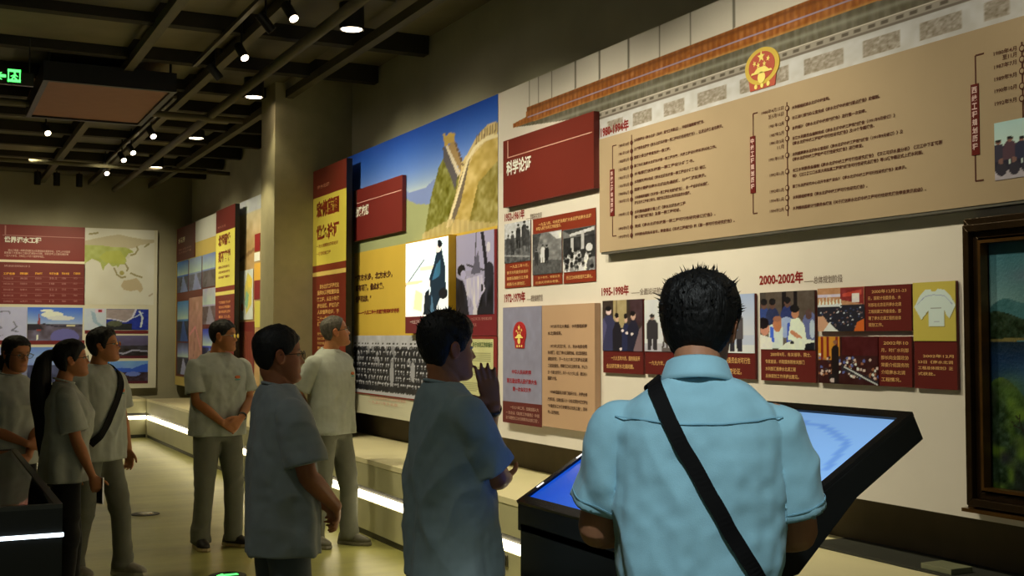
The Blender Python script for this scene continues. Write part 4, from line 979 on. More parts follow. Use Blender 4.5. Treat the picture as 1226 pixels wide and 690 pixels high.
# a foot so that it stands on the ledge
Geo().box(3.61, 3.655, yn + .05, yf - .01, .607, zb).obj('foot_board', m_black, r)
Bt = (110, 34, 14)
para(r, S_, [('南水北调', 380, 227.5, 4.5, 394)], (190, 120, 70), 'small_lettering', LB, 0, .02)
para(r, S_, [('宏伟蓝图', 379, 262.3, 20, 406), ('世纪论证', 379, 291, 20, 406)], (122, 40, 12), 'large_lettering', LB, 0, .055)
para(r, S_, [('一次大规模的调研论证', 379, 298, 4.4, 405), ('一项世纪的工程', 379, 307, 4.4, 396)], (150, 96, 30), 'yellow_small_lettering', LB, 0, .02)
para(r, S_, [(s, x, y, 5.6, xr) for s, x, y, xr in (('南水北调工程是优化', 383, 346.5, 406), ('我国水资源配置的战', 380, 354, 406), ('略工程，从五十年代', 380, 362, 406), ('提出设想，经过几代', 380, 369.5, 406), ('人的查勘论证，于', 380, 377, 406), ('二十一世纪初开工', 380, 384.5, 404), ('建设。', 380, 391, 390))], (206, 150, 66), 'gold_body_text', LB, 0, .03)
para(r, S_, [(s, 380, y, 3.6, 400) for s, y in (('规划分东中西三线，', 402), ('与长江黄河淮河相连，', 407.5), ('形成四横三纵的格局，', 413), ('惠及沿线亿万人口。', 418.5))], (196, 140, 60), 'fine_body_text', LB, 0, .02)

# ------------------------------------------------- boards beyond the column
LD = np.array([192, 178, 124.0])
_, VT2 = WS.px(211.5, 273); _, VB2 = WS.px(212, 461)
uB0, _ = WS.px(211.3, 300); uB1, _ = WS.px(260, 300)
far = empty('photo_wall_board', WS.w((uB0 + uB1) / 2, VB2), label='tall far board with a yellow field, red plate and stacked photos of canals', cat='exhibition board')
g = Geo(); slab(g, WS, uB0, uB1 + .3, VB2, VT, -0.22, 0.0); g.obj('backing', print_mat((190, 158, 60), LD), far)
rectp(far, WS, 'pale_top_band', 233, 263.5, 259, 263.5 + 2, 0.0, .003, (186, 176, 124), LD)
u0, u1, v0, v1 = pq(WS, 233, 263.5, 259, 272, .003); g = Geo(); slab(g, WS, u0, u1, v0 - .12, VT, 0, .003); g.obj('pale_band', print_mat((186, 176, 124), LD), far)
bpy.data.objects.remove([o for o in far.children if o.name.startswith('pale_top_band')][0])
u0, u1, v0, v1 = pq(WS, 212, 273, 233, 307.5, .01); g = Geo(); slab(g, WS, u0, u1, v0, VT - .005, 0, .012); g.obj('red_plate', print_mat((88, 26, 18), LD), far)
para(far, WS, [('水资源', 213.5, 292.5, 6.5, 221.5)], (206, 180, 110), 'plate_title', LD, .012, .04)
para(far, WS, [('我国水资源分布不均', 214, 301.5, 2.6, 229), ('北方缺水严重', 214, 305, 2.6, 229)], (170, 110, 70), 'plate_text', LD, .012)
rectp(far, WS, 'red_field', 212, 316, 259, 457.5, 0.0, .004, (96, 34, 18), LD)
def pic_canal(seed, sky, water, bank):
    P = Pic(22, 44, sky); P.grad((176, 186, 190), sky, .55, 1); P.rect(0, 1, 0, .5, bank); P.noise(20, 5, 7, m=(P.V < .5).astype(float), seed=seed); P.poly([(.3, 0), (1, 0), (.6, .5), (.5, .5)], water); P.noise(10, 4, 4, seed=seed + 2); return P
def farpic(x0, y0, x1, y1, pc, nm='canal_photo'): photop(far, WS, x0, y0, x1, y1, .008, pc, nm, LD)
farpic(212.5, 314.5, 225, 349, pic_canal(1, (46, 96, 158), (120, 128, 128), (60, 62, 60)))
farpic(226.5, 310.5, 241, 346, pic_canal(2, (126, 140, 158), (130, 132, 128), (92, 90, 82)))
farpic(242.5, 306, 257.5, 342, pic_canal(3, (110, 124, 150), (96, 84, 66), (84, 74, 58)))
farpic(212.5, 361.5, 225, 409, pic_canal(4, (50, 110, 120), (30, 66, 96), (18, 32, 40)))
farpic(212.5, 410.5, 225, 449.5, pic_canal(5, (60, 60, 62), (150, 146, 140), (44, 42, 40)))
P = Pic(24, 60, (170, 118, 74)); P.noise(16, 5, 9); P.line([(.1, .5), (.5, .6), (.9, .3)], .02, (196, 120, 90)); P.line([(.5, .6), (.4, .2)], .015, (130, 70, 50)); farpic(226.5, 357, 241.5, 446, P, 'tan_map')
farpic(242.7, 346.5, 257.5, 388, pic_canal(6, (160, 150, 136), (130, 116, 96), (92, 70, 52)))
farpic(242.7, 394, 257.5, 440, pic_canal(7, (44, 54, 120), (90, 96, 120), (34, 32, 48)))
# second banner
S2 = Surf('x', 3.60); yn, yf = on_x(281, 300, 3.6).y, on_x(258.5, 300, 3.6).y
_, zt = S2.px(281, 244); _, zb = S2.px(281, 470)
def fr2(x, y): return (zt - S2.px(x, y)[1]) / (zt - zb)
r, S2 = banner('far narrow red and yellow banner panel left of the column', 3.60, yn, yf, zb, zt, [(0, fr2(281, 272.5), (88, 28, 16)), (fr2(281, 272.5), fr2(281, 341), (206, 180, 58)), (fr2(281, 341), fr2(281, 347), (112, 40, 18)), (fr2(281, 347), fr2(281, 351.5), (206, 176, 66)), (fr2(281, 351.5), 1, (100, 34, 16))], LD, None)
Geo().box(3.61, 3.655, yn + .05, yf - .01, .607, zb).obj('foot_board', m_black, r)
para(r, S2, [('南水北调', 261, 274.5, 2.6, 270)], (170, 110, 70), 'small_lettering', LD, 0)
para(r, S2, [('北调需求', 261.5, 296.5, 14, 276), ('刻不容缓', 261.5, 315.5, 14, 276)], (110, 38, 14), 'large_lettering', LD, 0, .05)
para(r, S2, [(s, 261.5, y, 3, 275) for s, y in (('我国水资源总量大但', 322.5), ('人均少时空分布不均', 328.5), ('北方地区严重缺水', 334.5))], (130, 70, 24), 'small_body', LD, 0, .03)
para(r, S2, [(s, 262, y, 3.4, 276) for s, y in (('实施跨流域调水是', 364.5), ('优化水资源配置的', 370), ('重大举措意义深远', 375.5), ('惠及亿万人民。', 381.5))], (190, 120, 50), 'gold_body', LD, 0, .03)
# tan map board half behind the column
u0, _ = WS.px(286.5, 300); u1 = -12.30
tb = empty('tan_map_board', WS.w((u0 + u1) / 2, VB2), label='tan relief map board partly hidden behind the column', cat='exhibition board')
g = Geo(); slab(g, WS, u0, u1, VB2, VT, -0.22, -0.005); g.obj('backing', print_mat((150, 118, 60), LD), tb)
P = Pic(60, 110, (158, 122, 58)); P.noise(16, 7, 14); P.rect(0, 1, .93, 1, (176, 170, 130)); P.grad((158, 122, 58), (186, 166, 100), .75, .93); P.noise(10, 16, 30, seed=4); P.line([(0, .7), (.5, .78), (1, .75)], .01, (120, 86, 40))
photo('relief_print', WS, u0, u1, VB2, VT, 0, P, tb, LD)
def tp(nm, x0, y0, x1, y1, c): rectp(tb, WS, nm, x0, y0, x1, y1, 0, .006, c, LD)
tp('red_patch', 305, 281, 311, 300, (120, 28, 18)); tp('pale_patch', 304.5, 303, 311, 312, (196, 186, 150)); tp('yellow_patch', 304.5, 316, 312, 335, (190, 140, 40)); tp('red_side', 304.5, 336.5, 312, 358, (110, 30, 20)); tp('red_lower', 286.8, 386, 303.5, 470, (96, 34, 20)); tp('yellow_lower', 305, 361, 312, 392, (178, 160, 50));
P = Pic(30, 60, (184, 178, 130)); P.poly([(.5, .1), (.9, .3), (.95, .8), (.6, .95), (.35, .6)], (186, 164, 60)); P.ell(.75, .75, .15, .12, (206, 170, 50)); P.noise(8, 6, 8); P.ell(.2, .25, .1, .08, (180, 90, 50)); P.poly([(.4, .3), (.6, .2), (.7, .5), (.5, .6)], (120, 150, 90))
photop(tb, WS, 287.3, 325, 302.5, 382.5, .01, P, 'small_map', LD)
g = Geo()
for i in range(8):
    a, _ = WS.px(289 + i * 1.9, 400); slab(g, WS, a, a + .012, VB2 + .15, WS.px(295, 397)[1], .006, .008)
g.obj('vertical_rules', print_mat((140, 84, 40), LD), tb)

# ------------------------------------------------- far wall board
LF_ = np.array([190, 172, 116.0])
_, vt = BS.px(187, 276); _, vb = BS.px(187, 464.5); uR_, _ = BS.px(187.3, 400); uL_ = uR_ - 4.3
fw = empty('world_projects_board', BS.w((uL_ + uR_) / 2, vb), label='far wall board with a red table, a pale world map and rows of small photos', cat='exhibition board')
g = Geo(); slab(g, BS, uL_, uR_, vb, vt, -.10, -.0); g.obj('backing', print_mat((176, 158, 100), LF_), fw)
def bq(nm, x0, y0, x1, y1, c, n0=0, n1=.006): return rectp(fw, BS, nm, x0, y0, x1, y1, n0, n1, c, LF_)
def brow(nm, u0, x1, y0, y1, c, n1=.006):
    b_ = BS.px(x1, y1, n1); a = BS.px(x1, y0, n1); g = Geo(); slab(g, BS, u0, b_[0], b_[1], a[1], 0, n1); return g.obj(nm, print_mat(c, LF_), fw)
brow('red_title_field', uL_, 101.3, 272.5, 313.5, (106, 30, 18)); brow('gold_rule', uL_, 101.3, 313.5, 316.3, (196, 170, 104), .008); brow('red_table_field', uL_, 101.3, 316.3, 365.3, (92, 26, 16))
a = BS.px(3, 282, .006); b_ = BS.px(101, 282, .006); g = Geo(); slab(g, BS, a[0], b_[0], a[1], a[1] + .012, .006, .008); slab(g, BS, a[0] + .03, a[0] + .05, a[1], a[1] + .16, .006, .008); g.obj('fine_line', print_mat((150, 90, 60), LF_), fw)
para(fw, BS, [('世界调水工程', 5, 290.5, 7.5, 49.5)], (206, 190, 140), 'board_title', LF_, .006, .04)
para(fw, BS, [('调水工程是一种跨流域解决水资源短缺的重要手段，世界上许多国家', 9.5, 301, 2.8, 84), ('都修建了大型调水工程以缓解缺水问题，目前世界上已建在建的有', 5, 304, 2.8, 82), ('一百六十多项，分布在二十四个国家和地区。', 5, 307.5, 2.8, 53)], (176, 130, 84), 'intro_text', LF_, .006, .01)
para(fw, BS, [('世界已建在建大型跨流域调水工程一览', 5, 319.5, 2.4, 36)], (170, 120, 80), 'table_title', LF_, .006)
cols_ = [(4, 18), (24, 34), (42, 51), (59, 70), (74, 83), (88, 96)]
para(fw, BS, [(t, a, 329, 2.8, b_) for t, (a, b_) in zip(('工程名称', '国家', '调水线路', '年调水量', '输水长度', '建成时间'), cols_)], (220, 130, 30), 'table_heads', LF_, .006, .03)
rr = random.Random(3); it = []
for k, y in enumerate((334.5, 341, 348, 355, 362)):
    for t, (a, b_) in zip((['东水西调工程', '中央河谷工程', '加州水道工程', '雪山调水工程', '北水南调工程'][k], ['美国', '巴基斯坦', '加拿大', '澳大利亚', '以色列'][k], '跨流域引水', ['30.5', '148', '52.2', '30', '12'][k], ['1086', '648', '715', '225', '300'][k], ['1973', '1977', '1974', '1964', '1995'][k]), cols_): it.append((t, a, y, 2.3, a + (b_ - a) * (.55 if t.isdigit() else .85)))
para(fw, BS, it, (150, 96, 66), 'table_text', LF_, .006)
g = Geo()
for y in (331, 337.5, 344, 351, 358): a = BS.px(2, y, .006); b_ = BS.px(100, y, .006); slab(g, BS, a[0], b_[0], a[1], a[1] + .006, .006, .0075)
g.obj('table_rules', print_mat((120, 60, 40), LF_), fw)
# world map
P = Pic(110, 120, (178, 162, 108)); P.noise(4, 4, 4); ol = (150, 134, 62); gr = (142, 138, 52); lt = (168, 148, 92)
P.poly([(0, .83), (.12, .86), (.3, .9), (.48, .93), (.66, .9), (.82, .88), (1, .88), (1, .84), (.92, .82), (.8, .80), (.7, .76), (.6, .74), (0, .76)], (158, 138, 82))
P.poly([(0, .78), (.2, .78), (.4, .76), (.58, .76), (.66, .73), (.7, .70), (.62, .68), (.58, .62), (.6, .58), (.56, .53), (.5, .53), (.47, .49), (.45, .52), (.4, .5), (.34, .55), (.28, .5), (.27, .44), (.25, .47), (.22, .55), (.16, .58), (.1, .6), (0, .53)], gr)
m = P.mask([(0, .78), (.2, .78), (.4, .76), (.58, .76), (.7, .7), (.6, .58), (.5, .53), (.34, .55), (.16, .58), (0, .53)]).astype(float); P.noise(14, 9, 9, m=m)
P.poly([(.3, .55), (.56, .54), (.58, .62), (.5, .72), (.3, .7), (.2, .62)], (152, 142, 40), .6)
for pts in ([(.66, .66), (.72, .68), (.76, .74), (.74, .77)], [(.42, .48), (.46, .4), (.52, .36), (.58, .37)], [(.58, .54), (.62, .48), (.60, .45)], [(.66, .42), (.74, .39), (.82, .37)], [(.86, .78), (.92, .82)], [(.06, .92), (.18, .94)]): P.line(pts, .012, (128, 112, 56))
P.ell(.53, .42, .035, .03, (138, 122, 50)); P.poly([(.52, .25), (.56, .32), (.68, .34), (.74, .36), (.82, .28), (.84, .21), (.8, .16), (.76, .2), (.66, .18), (.56, .2)], (156, 132, 76)); P.line([(.93, .12), (.98, .15)], .01, (150, 130, 80))
photop(fw, BS, 102, 273, 184, 365.5, .006, P, 'world_map', LF_)
def pic_scene(seed, sky1, sky2, land, hz_, extra=None, w_=50, h_=34):
    P = Pic(w_, h_, sky1); P.grad(sky2, sky1, hz_, 1); P.rect(0, 1, 0, hz_, land); P.noise(18, 7, 5, m=(P.V < hz_ + .05).astype(float), seed=seed); P.noise(8, 4, 4, seed=seed + 3)
    if extra: extra(P)
    return P
def bp_(x0, y0, x1, y1, P, nm='small_photo'): photop(fw, BS, x0, y0, x1, y1, .008, P, nm, LF_)
brow('caption_strip', uL_, 101.3, 407.5, 412.5, (92, 26, 18))
P = Pic(36, 40, (150, 140, 122)); P.noise(5, 5, 5); P.line([(.15, .85), (.45, .88), (.5, .8)], .015, (90, 84, 76)); P.line([(.6, .55), (.7, .4), (.55, .3), (.75, .25)], .02, (90, 84, 76)); P.ell(.2, .38, .07, .05, (104, 96, 88)); P.line([(.1, .1), (.3, .15)], .01, (100, 94, 86)); bp_(-8, 367.5, 32, 407.5, P, 'sketch_map')
def ex1(P):
    P.ell(.45, .78, .2, .1, (186, 176, 160)); P.ell(.6, .68, .25, .07, (176, 166, 148)); P.ell(.35, .9, .12, .04, (190, 182, 168)); P.poly([(.17, .3), (.21, .85), (.25, .3)], (120, 50, 34)); P.poly([(0, .5), (.2, .5), (.3, .35), (0, .3)], (36, 30, 26)); P.line([(.3, .5), (.55, .42), (1, .45)], .02, (40, 36, 34)); P.rect(.7, .86, .42, .47, (176, 156, 90)); P.ell(.68, .1, .26, .26, (84, 76, 92)); P.ell(.18, .1, .02, .08, (190, 190, 180))
bp_(33, 368, 98.5, 408, pic_scene(1, (48, 80, 142), (130, 136, 146), (74, 62, 54), .5, ex1, 64, 44), 'fountain_photo')
P = Pic(30, 34, (160, 156, 136)); P.poly([(.3, .9), (.5, .8), (.6, .4), (.9, .2), (.7, .15), (.4, .4)], (126, 136, 112)); P.rect(.5, .9, .8, .97, (176, 150, 130)); P.rect(.65, .8, .84, .95, (130, 30, 30)); P.noise(4, 5, 5); bp_(100.8, 369.5, 126.8, 395.5, P, 'small_map')
def ex2(P):
    P.rect(0, 1, 0, 1, (26, 38, 84)); P.poly([(0, 1), (.7, 1), (.6, .6), (.45, .4), (.2, .5), (0, .5)], (130, 110, 80)); P.line([(0, .55), (.2, .5), (.45, .38), (.62, .6), (.7, 1)], .025, (170, 156, 130)); P.rect(0, .6, 0, .32, (30, 30, 22)); P.ell(.2, .3, .18, .14, (70, 68, 36)); P.line([(.78, .9), (.86, .6), (.82, .15)], .022, (170, 166, 160)); P.line([(.66, .6), (.86, .82)], .02, (150, 150, 150)); P.noise(9, 9, 7)
bp_(127.5, 370, 177.5, 395.3, pic_scene(2, (30, 40, 80), (30, 40, 80), (40, 40, 40), .3, ex2, 56, 32), 'harbour_photo')
bq('caption_strip', 101.5, 395.8, 177.5, 399.8, (88, 26, 18))
def ex3(P): P.line([(0, .35), (.25, .3), (.5, .2), (.7, .36), (1, .3)], .03, (128, 118, 100)); P.ell(.3, .42, .12, .05, (130, 118, 80)); P.rect(0, 1, 0, .12, (70, 22, 20))
bp_(118, 402, 177, 429, pic_scene(3, (84, 72, 74), (66, 56, 56), (40, 34, 26), .55, ex3, 60, 34), 'river_bend_photo')
def ex4(P): P.poly([(.0, .62), (.3, .7), (.6, .66), (.85, .84), (1, .86), (1, .5), (0, .5)], (40, 66, 110)); P.ell(.6, .42, .2, .1, (84, 92, 110)); P.rect(0, 1, 0, .1, (70, 22, 20))
bp_(132, 432.5, 177, 459, pic_scene(4, (86, 116, 150), (96, 116, 140), (50, 36, 32), .5, ex4, 50, 34), 'lake_photo')
bp_(100.8, 432.5, 131, 459, pic_scene(5, (30, 100, 150), (120, 130, 130), (130, 80, 60), .5, None, 34, 32), 'coast_photo')
bp_(33, 416, 98.5, 458, pic_scene(6, (90, 110, 134), (110, 118, 130), (50, 50, 54), .5, None, 60, 40), 'dusk_photo')
bp_(-8, 416, 32, 458, pic_scene(7, (130, 130, 124), (120, 120, 116), (110, 104, 96), .5, None, 34, 36), 'pale_photo')

# ------------------------------------------------- framed oil painting
n0 = .0; u0, vt = WS.px(1144.5, 262, .09); _, vb = WS.px(1148, 612.5, .09); u1 = u0 + 1.75
r = empty('framed_painting', WS.w((u0 + u1) / 2, vb), label='large oil painting of a blue lake in a heavy dark bronze frame', cat='painting')
m_frame = pmat('bronze_frame', lin((52, 38, 24)), .32, .55, var=.3, scale=6, bump=.2, bscale=40)
m_frame2 = pmat('bronze_frame_lip', lin((104, 74, 40)), .28, .6, var=.25, scale=10)
fwid = .105
for side in range(4):
    """moulded, mitred frame stick: stepped profile"""
    g = Geo()
    for a, b_, n_ in ((0, .30, .05), (.28, .55, .09), (.55, .8, .065), (.8, 1.0, .04)):
        A_, B_ = a * fwid, b_ * fwid
        o4 = [(u0 + A_, vb + A_), (u1 - A_, vb + A_), (u1 - A_, vt - A_), (u0 + A_, vt - A_)]; i4 = [(u0 + B_, vb + B_), (u1 - B_, vb + B_), (u1 - B_, vt - B_), (u0 + B_, vt - B_)]
        k = (side + 1) % 4; polyslab(g, WS, [o4[side], o4[k], i4[k], i4[side]], .004, n_)
    g.obj('frame_member', m_frame, r, bevel=.003)
g = Geo()
for (a, b_, c_, d) in ((u0 + fwid - .012, u1 - fwid + .012, vt - fwid, vt - fwid + .012), (u0 + fwid - .012, u1 - fwid + .012, vb + fwid - .012, vb + fwid), (u0 + fwid - .012, u0 + fwid, vb + fwid, vt - fwid), (u1 - fwid, u1 - fwid + .012, vb + fwid, vt - fwid), (u0 + .01, u1 - .01, vb + .004, vb + .018)): slab(g, WS, a, b_, c_, d, .03, .078 if c_ > vb + .01 else .096)
g.obj('gilt_lip', m_frame2, r)
P = Pic(330, 200, (70, 108, 106)); 
P.grad((120, 146, 132), (44, 92, 98), .68, 1); P.noise(12, 8, 5, m=(P.V > .66).astype(float)); P.blob(.22, .93, .08, .05, (150, 168, 156), .7); P.blob(.14, .86, .07, .03, (96, 100, 112), .6)
xx = P.U * 14
ridge = .735 + .03 * np.sin(xx * 1.3) + .015 * np.sin(xx * 3.1)
m = ((P.V < ridge) & (P.V > .64)).astype(float); P.mix(m, (58, 100, 96)); P.noise(12, 50, 30, m=m)
r2_ = .70 + .02 * np.sin(xx * 2 + 1) - .012 * P.U; m = ((P.V < r2_) & (P.V > .60)).astype(float); P.mix(m, (30, 46, 26)); P.noise(26, 70, 36, m=m); P.noise(12, 130, 70, m=m, seed=8)
P.line([(0, .60), (.1, .605), (.2, .600), (1, .603)], .006, (112, 100, 52))
m = ((P.V < .597) & (P.V > .28)).astype(float); P.mix(m, (18, 44, 70)); mm = m * np.exp(-((P.V - .45) / .07) ** 2) * np.clip(P.U * 6, 0, 1); P.mix(mm * .7, (66, 100, 124)); P.noise(8, 7, 26, m=m); P.mix(m * np.clip((P.V - .53) / .06, 0, 1) * .8, (14, 30, 36))
bank = .40 + .05 * np.sin(xx * 2.1 + .6) - .04 * P.U; m = (P.V < bank).astype(float); P.mix(m, (34, 52, 30)); P.noise(24, 40, 26, m=m); P.noise(20, 110, 70, m=m, seed=3)
P.mix(m * np.clip(vnoise(np.stack([P.U * 34, P.V * 20, P.U * 0], -1), 9), 0, 1) * 1.3, (86, 110, 34)); P.mix(m * np.clip(-vnoise(np.stack([P.U * 26, P.V * 16, P.U * 0], -1), 19), 0, 1), (26, 26, 34))
P.poly([(.12, .38), (.2, .36), (.2, .30), (.15, .32)], (160, 140, 60)); P.blob(.06, .40, .05, .06, (96, 124, 44), .6)
def branch(x, y, a, l, w_):
    if l < .02: return
    x2, y2 = x + math.sin(a) * l * .6, y + math.cos(a) * l; P.line([(x, y), (x2, y2)], w_, (34, 26, 22)); branch(x2, y2, a + .5, l * .68, w_ * .7); branch(x2, y2, a - .45, l * .66, w_ * .7)
random.seed(3)
for x in (.13, .35, .6, .85): branch(x, .02, .05, .12, .006)
photo('canvas', WS, u0 + fwid, u1 - fwid, vb + fwid, vt - fwid, .03, P, r, np.array((226, 214, 180.)), pmat('oil_canvas', (1, 1, 1), .35, var=.05, scale=60, bump=.3, bscale=90, attr='col'))

for o in bpy.data.objects:
    if o.parent and any(o.name.startswith(k) for k in ('date_dots', 'dot_centres', 'right_dates', 'middle_dates', 'dates', 'body_text', 'left_column_text', 'middle_column_text', 'bracket_lines', 'table_text', 'caption_lettering', 'gold_body_text')): o['kind'] = 'stuff'
# =================================================================== CONSOLE
Y0, Y1 = 2.42, 3.65
kc = empty('touch_screen_console', (1.95, (Y0 + Y1) / 2, 0), label='black touch-screen console with a tilted glowing blue screen, on the aisle floor', cat='console')
prof = [(1.86, 0), (2.05, 0), (2.06, .95), (2.263, 1.137), (2.51, 1.285), (2.475, 1.36), (1.86, 1.0)]
m_con = pmat('console_black', lin((24, 26, 27)), .38, var=.1)
def prism(prof, y0, y1):
    k = len(prof); V = [(x, y0, z) for x, z in prof] + [(x, y1, z) for x, z in prof]
    F = [tuple(range(k)), tuple(range(2 * k - 1, k - 1, -1))] + [(i, k + i, k + (i + 1) % k, (i + 1) % k) for i in range(k)]
    return V, F
V, F = prism([(1.86, 0), (2.05, 0), (2.06, .95), (1.99, .98), (1.86, .93)], Y0 + .02, Y1 - .02); Geo().add(V, F).obj('pedestal', m_con, kc, bevel=.003)
V, F = prism([(1.86, .90), (2.06, .95), (2.263, 1.137), (2.51, 1.285), (2.475, 1.352), (1.86, .992)], Y0, Y1); Geo().add(V, F).obj('screen_housing', m_con, kc, bevel=.003)
# screen plane frame: s along the slope, t along Y
sd = Vector((.615, 0, .36)); sl = sd.length; sd.normalize(); sn = Vector((-sd.z, 0, sd.x)); so = Vector((1.86, 0, .992))
def sp(s, y, n): p = so + sd * s + sn * n; return (p.x, y, p.z)
def splate(g, s0, s1, y0, y1, n0, n1):
    P = [sp(s, y, n) for n in (n0, n1) for s, y in ((s0, y0), (s1, y0), (s1, y1), (s0, y1))]
    g.add(P, [(0, 1, 2, 3), (7, 6, 5, 4), (4, 5, 1, 0), (5, 6, 2, 1), (6, 7, 3, 2), (7, 4, 0, 3)])
g = Geo(); b_ = .035
splate(g, 0, b_, Y0, Y1, 0, .012); splate(g, sl - b_, sl, Y0, Y1, 0, .012); splate(g, b_, sl - b_, Y0, Y0 + b_ * .8, 0, .012); splate(g, b_, sl - b_, Y1 - b_ * .8, Y1, 0, .012)
g.obj('bezel', pmat('bezel_black', lin((30, 30, 32)), .22), kc)
W_, H_ = 90, 56; SP = Pic(W_, H_, (110, 160, 220))       # u along the front edge from far end (Y1) to near end (Y0)
SP.C = np.array((20, 92, 214)) * (1 - np.clip((SP.U - .10) / .55, 0, 1)[..., None]) + np.array((126, 170, 222)) * np.clip((SP.U - .10) / .55, 0, 1)[..., None]
SP.line([(.55, .95), (.8, .9), (.93, .8), (.96, .6)], .012, (96, 140, 204), .8); SP.line([(.60, .5), (.74, .6), (.82, .5), (.9, .42)], .018, (84, 132, 202), .8); SP.poly([(0, .0), (.3, 0), (.1, .4), (0, .5)], (14, 70, 190), .5); SP.blob(.2, .8, .15, .2, (40, 120, 235), .6)
vv = np.linspace(b_, sl - b_, H_); uu = np.linspace(Y1 - b_ * .8, Y0 + b_ * .8, W_)
o = world_loc(kc); V = np.array([sp(s, y, .004) for s in vv for y in uu]) - np.array(o)
F = [(j * W_ + i, j * W_ + i + 1, (j + 1) * W_ + i + 1, (j + 1) * W_ + i) for j in range(H_ - 1) for i in range(W_ - 1)]
m_scr = pmat('screen_glow', (1, 1, 1), .2, var=.01, attr='col', estr=.8)
mesh_obj('screen', V, F, m_scr, kc, cols=lin(SP.C.reshape(-1, 3)))
for y in (Y1 - .14, Y1 - .42):
    g = Geo(); splate(g, b_ * .45, b_ * .65, y, y + .035, .012, .0135) if False else splate(g, sl * .38 if y < Y1 - .3 else sl * .12, (sl * .38 if y < Y1 - .3 else sl * .12) + .03, Y1 - .02, Y1 - .012, .012, .0135); g.obj('status_light', pmat('white_dot', (1, 1, 1), .4, emit=(1, 1, 1), estr=1.5), kc)

# =================================================================== SHOWCASE
X1, Ya, Yb, Zt = .475, 4.64, 7.05, .95
X0 = -1.9
sc = empty('model_showcase', ((X0 + X1) / 2, (Ya + Yb) / 2, 0), label='black showcase table with a glass top and a white light line, at the left foreground', cat='showcase')
g = Geo().box(X0, X1, Ya, Yb, 0, .60).box(X0, X1, Ya, Ya + .02, .60, Zt - .012).box(X0, X1, Yb - .02, Yb, .60, Zt - .012).box(X1 - .02, X1, Ya + .02, Yb - .02, .60, Zt - .012).box(X0, X0 + .02, Ya + .02, Yb - .02, .60, Zt - .012)
g.obj('cabinet', m_con, sc)
g = Geo(); t = .028
g.box(X0, X1, Ya, Ya + t, Zt - .012, Zt + .004).box(X0, X1, Yb - t, Yb, Zt - .012, Zt + .004).box(X1 - t, X1, Ya + t, Yb - t, Zt - .012, Zt + .004).box(X0, X0 + t, Ya + t, Yb - t, Zt - .012, Zt + .004)
g.obj('top_frame', pmat('showcase_frame', lin((74, 74, 72)), .3, .5), sc)
mg = bpy.data.materials.new('clear_glass'); mg.use_nodes = True; nt = mg.node_tree; nt.nodes.clear()
out = nt.nodes.new('ShaderNodeOutputMaterial'); mixs = nt.nodes.new('ShaderNodeMixShader'); tr = nt.nodes.new('ShaderNodeBsdfTransparent'); gl = nt.nodes.new('ShaderNodeBsdfGlossy'); fr_ = nt.nodes.new('ShaderNodeFresnel')
gl.inputs['Roughness'].default_value = .03; fr_.inputs[0].default_value = 1.5; tr.inputs[0].default_value = (.9, .93, .92, 1)
nt.links.new(fr_.outputs[0], mixs.inputs[0]); nt.links.new(tr.outputs[0], mixs.inputs[1]); nt.links.new(gl.outputs[0], mixs.inputs[2]); nt.links.new(mixs.outputs[0], out.inputs[0])
Geo().box(X0 + t, X1 - t, Ya + t, Yb - t, Zt - .008, Zt).obj('glass_top', mg, sc)
a = on_y(-2, 643, Ya); b2 = on_y(83, 631.5, Ya)
Geo().box(X0, X1 + .004, Ya - .006, Ya + .002, .834, .848).obj('light_line', pmat('cool_led', (1, 1, 1), .4, emit=(.80, .92, 1.0), estr=4.0), sc)
md_ = empty('town_model', ((X0 + X1) / 2, (Ya + Yb) / 2, .602), label='brown relief model with coloured blocks lying under the showcase glass', cat='model')
Geo().box(X0 + .03, X1 - .03, Ya + .03, Yb - .03, .602, .64).obj('base_board', pmat('model_base', lin((120, 96, 70)), .8, var=.3, scale=5), md_)
rr = random.Random(8); mb = [((200, 60, 70), 'red'), ((60, 90, 190), 'blue'), ((200, 196, 205), 'white'), ((150, 90, 170), 'violet'), ((205, 90, 120), 'pink'), ((170, 130, 60), 'ochre')]
n_ = 0
for ix in range(6):
    for iy in range(4):
        x = X1 - .12 - ix * .17; y = Ya + .12 + iy * .2; c, cn = mb[rr.randrange(6)]; hh = rr.uniform(.05, .20); wd = rr.uniform(.05, .07)
        g = Geo().box(x - wd, x + wd, y - wd, y + wd, .6402, .64 + hh)
        V, F = ring_loft([np.array([(x - wd, y - wd, .64 + hh), (x + wd, y - wd, .64 + hh), (x + wd, y + wd, .64 + hh), (x - wd, y + wd, .64 + hh)]), np.array([(x - wd * .2, y - wd * .2, .67 + hh), (x + wd * .2, y - wd * .2, .67 + hh), (x + wd * .2, y + wd * .2, .67 + hh), (x - wd * .2, y + wd * .2, .67 + hh)])])
        g.add(V, F)
        g.obj('block', pmat('model_' + cn, lin(c), .5, var=.2), md_)
d = bpy.data.lights.new('case_light', 'AREA'); d.energy = 1.6; d.size = .9; d.size_y = .06; d.shape = 'RECTANGLE'; d.color = (.9, .92, 1)
lo = bpy.data.objects.new('case_light', d); COL.objects.link(lo); lo.parent = sc; lo.location = (X1 - .6 - sc.location.x, Ya + .06 - sc.location.y, Zt - .03)
# =================================================================== PEOPLE
def skin_mat(name, attr='col'):
    return pmat(name, (1, 1, 1), .5, var=.05, scale=30, bump=.05, bscale=300, attr=attr, spec=.35)
SKIN = skin_mat('skin')
m_eye = pmat('eye_white', lin((200, 196, 186)), .2); m_iris = pmat('dark_iris', lin((22, 16, 12)), .15)
m_rim = pmat('glasses_rim', lin((24, 22, 22)), .3)
m_lensg = mg

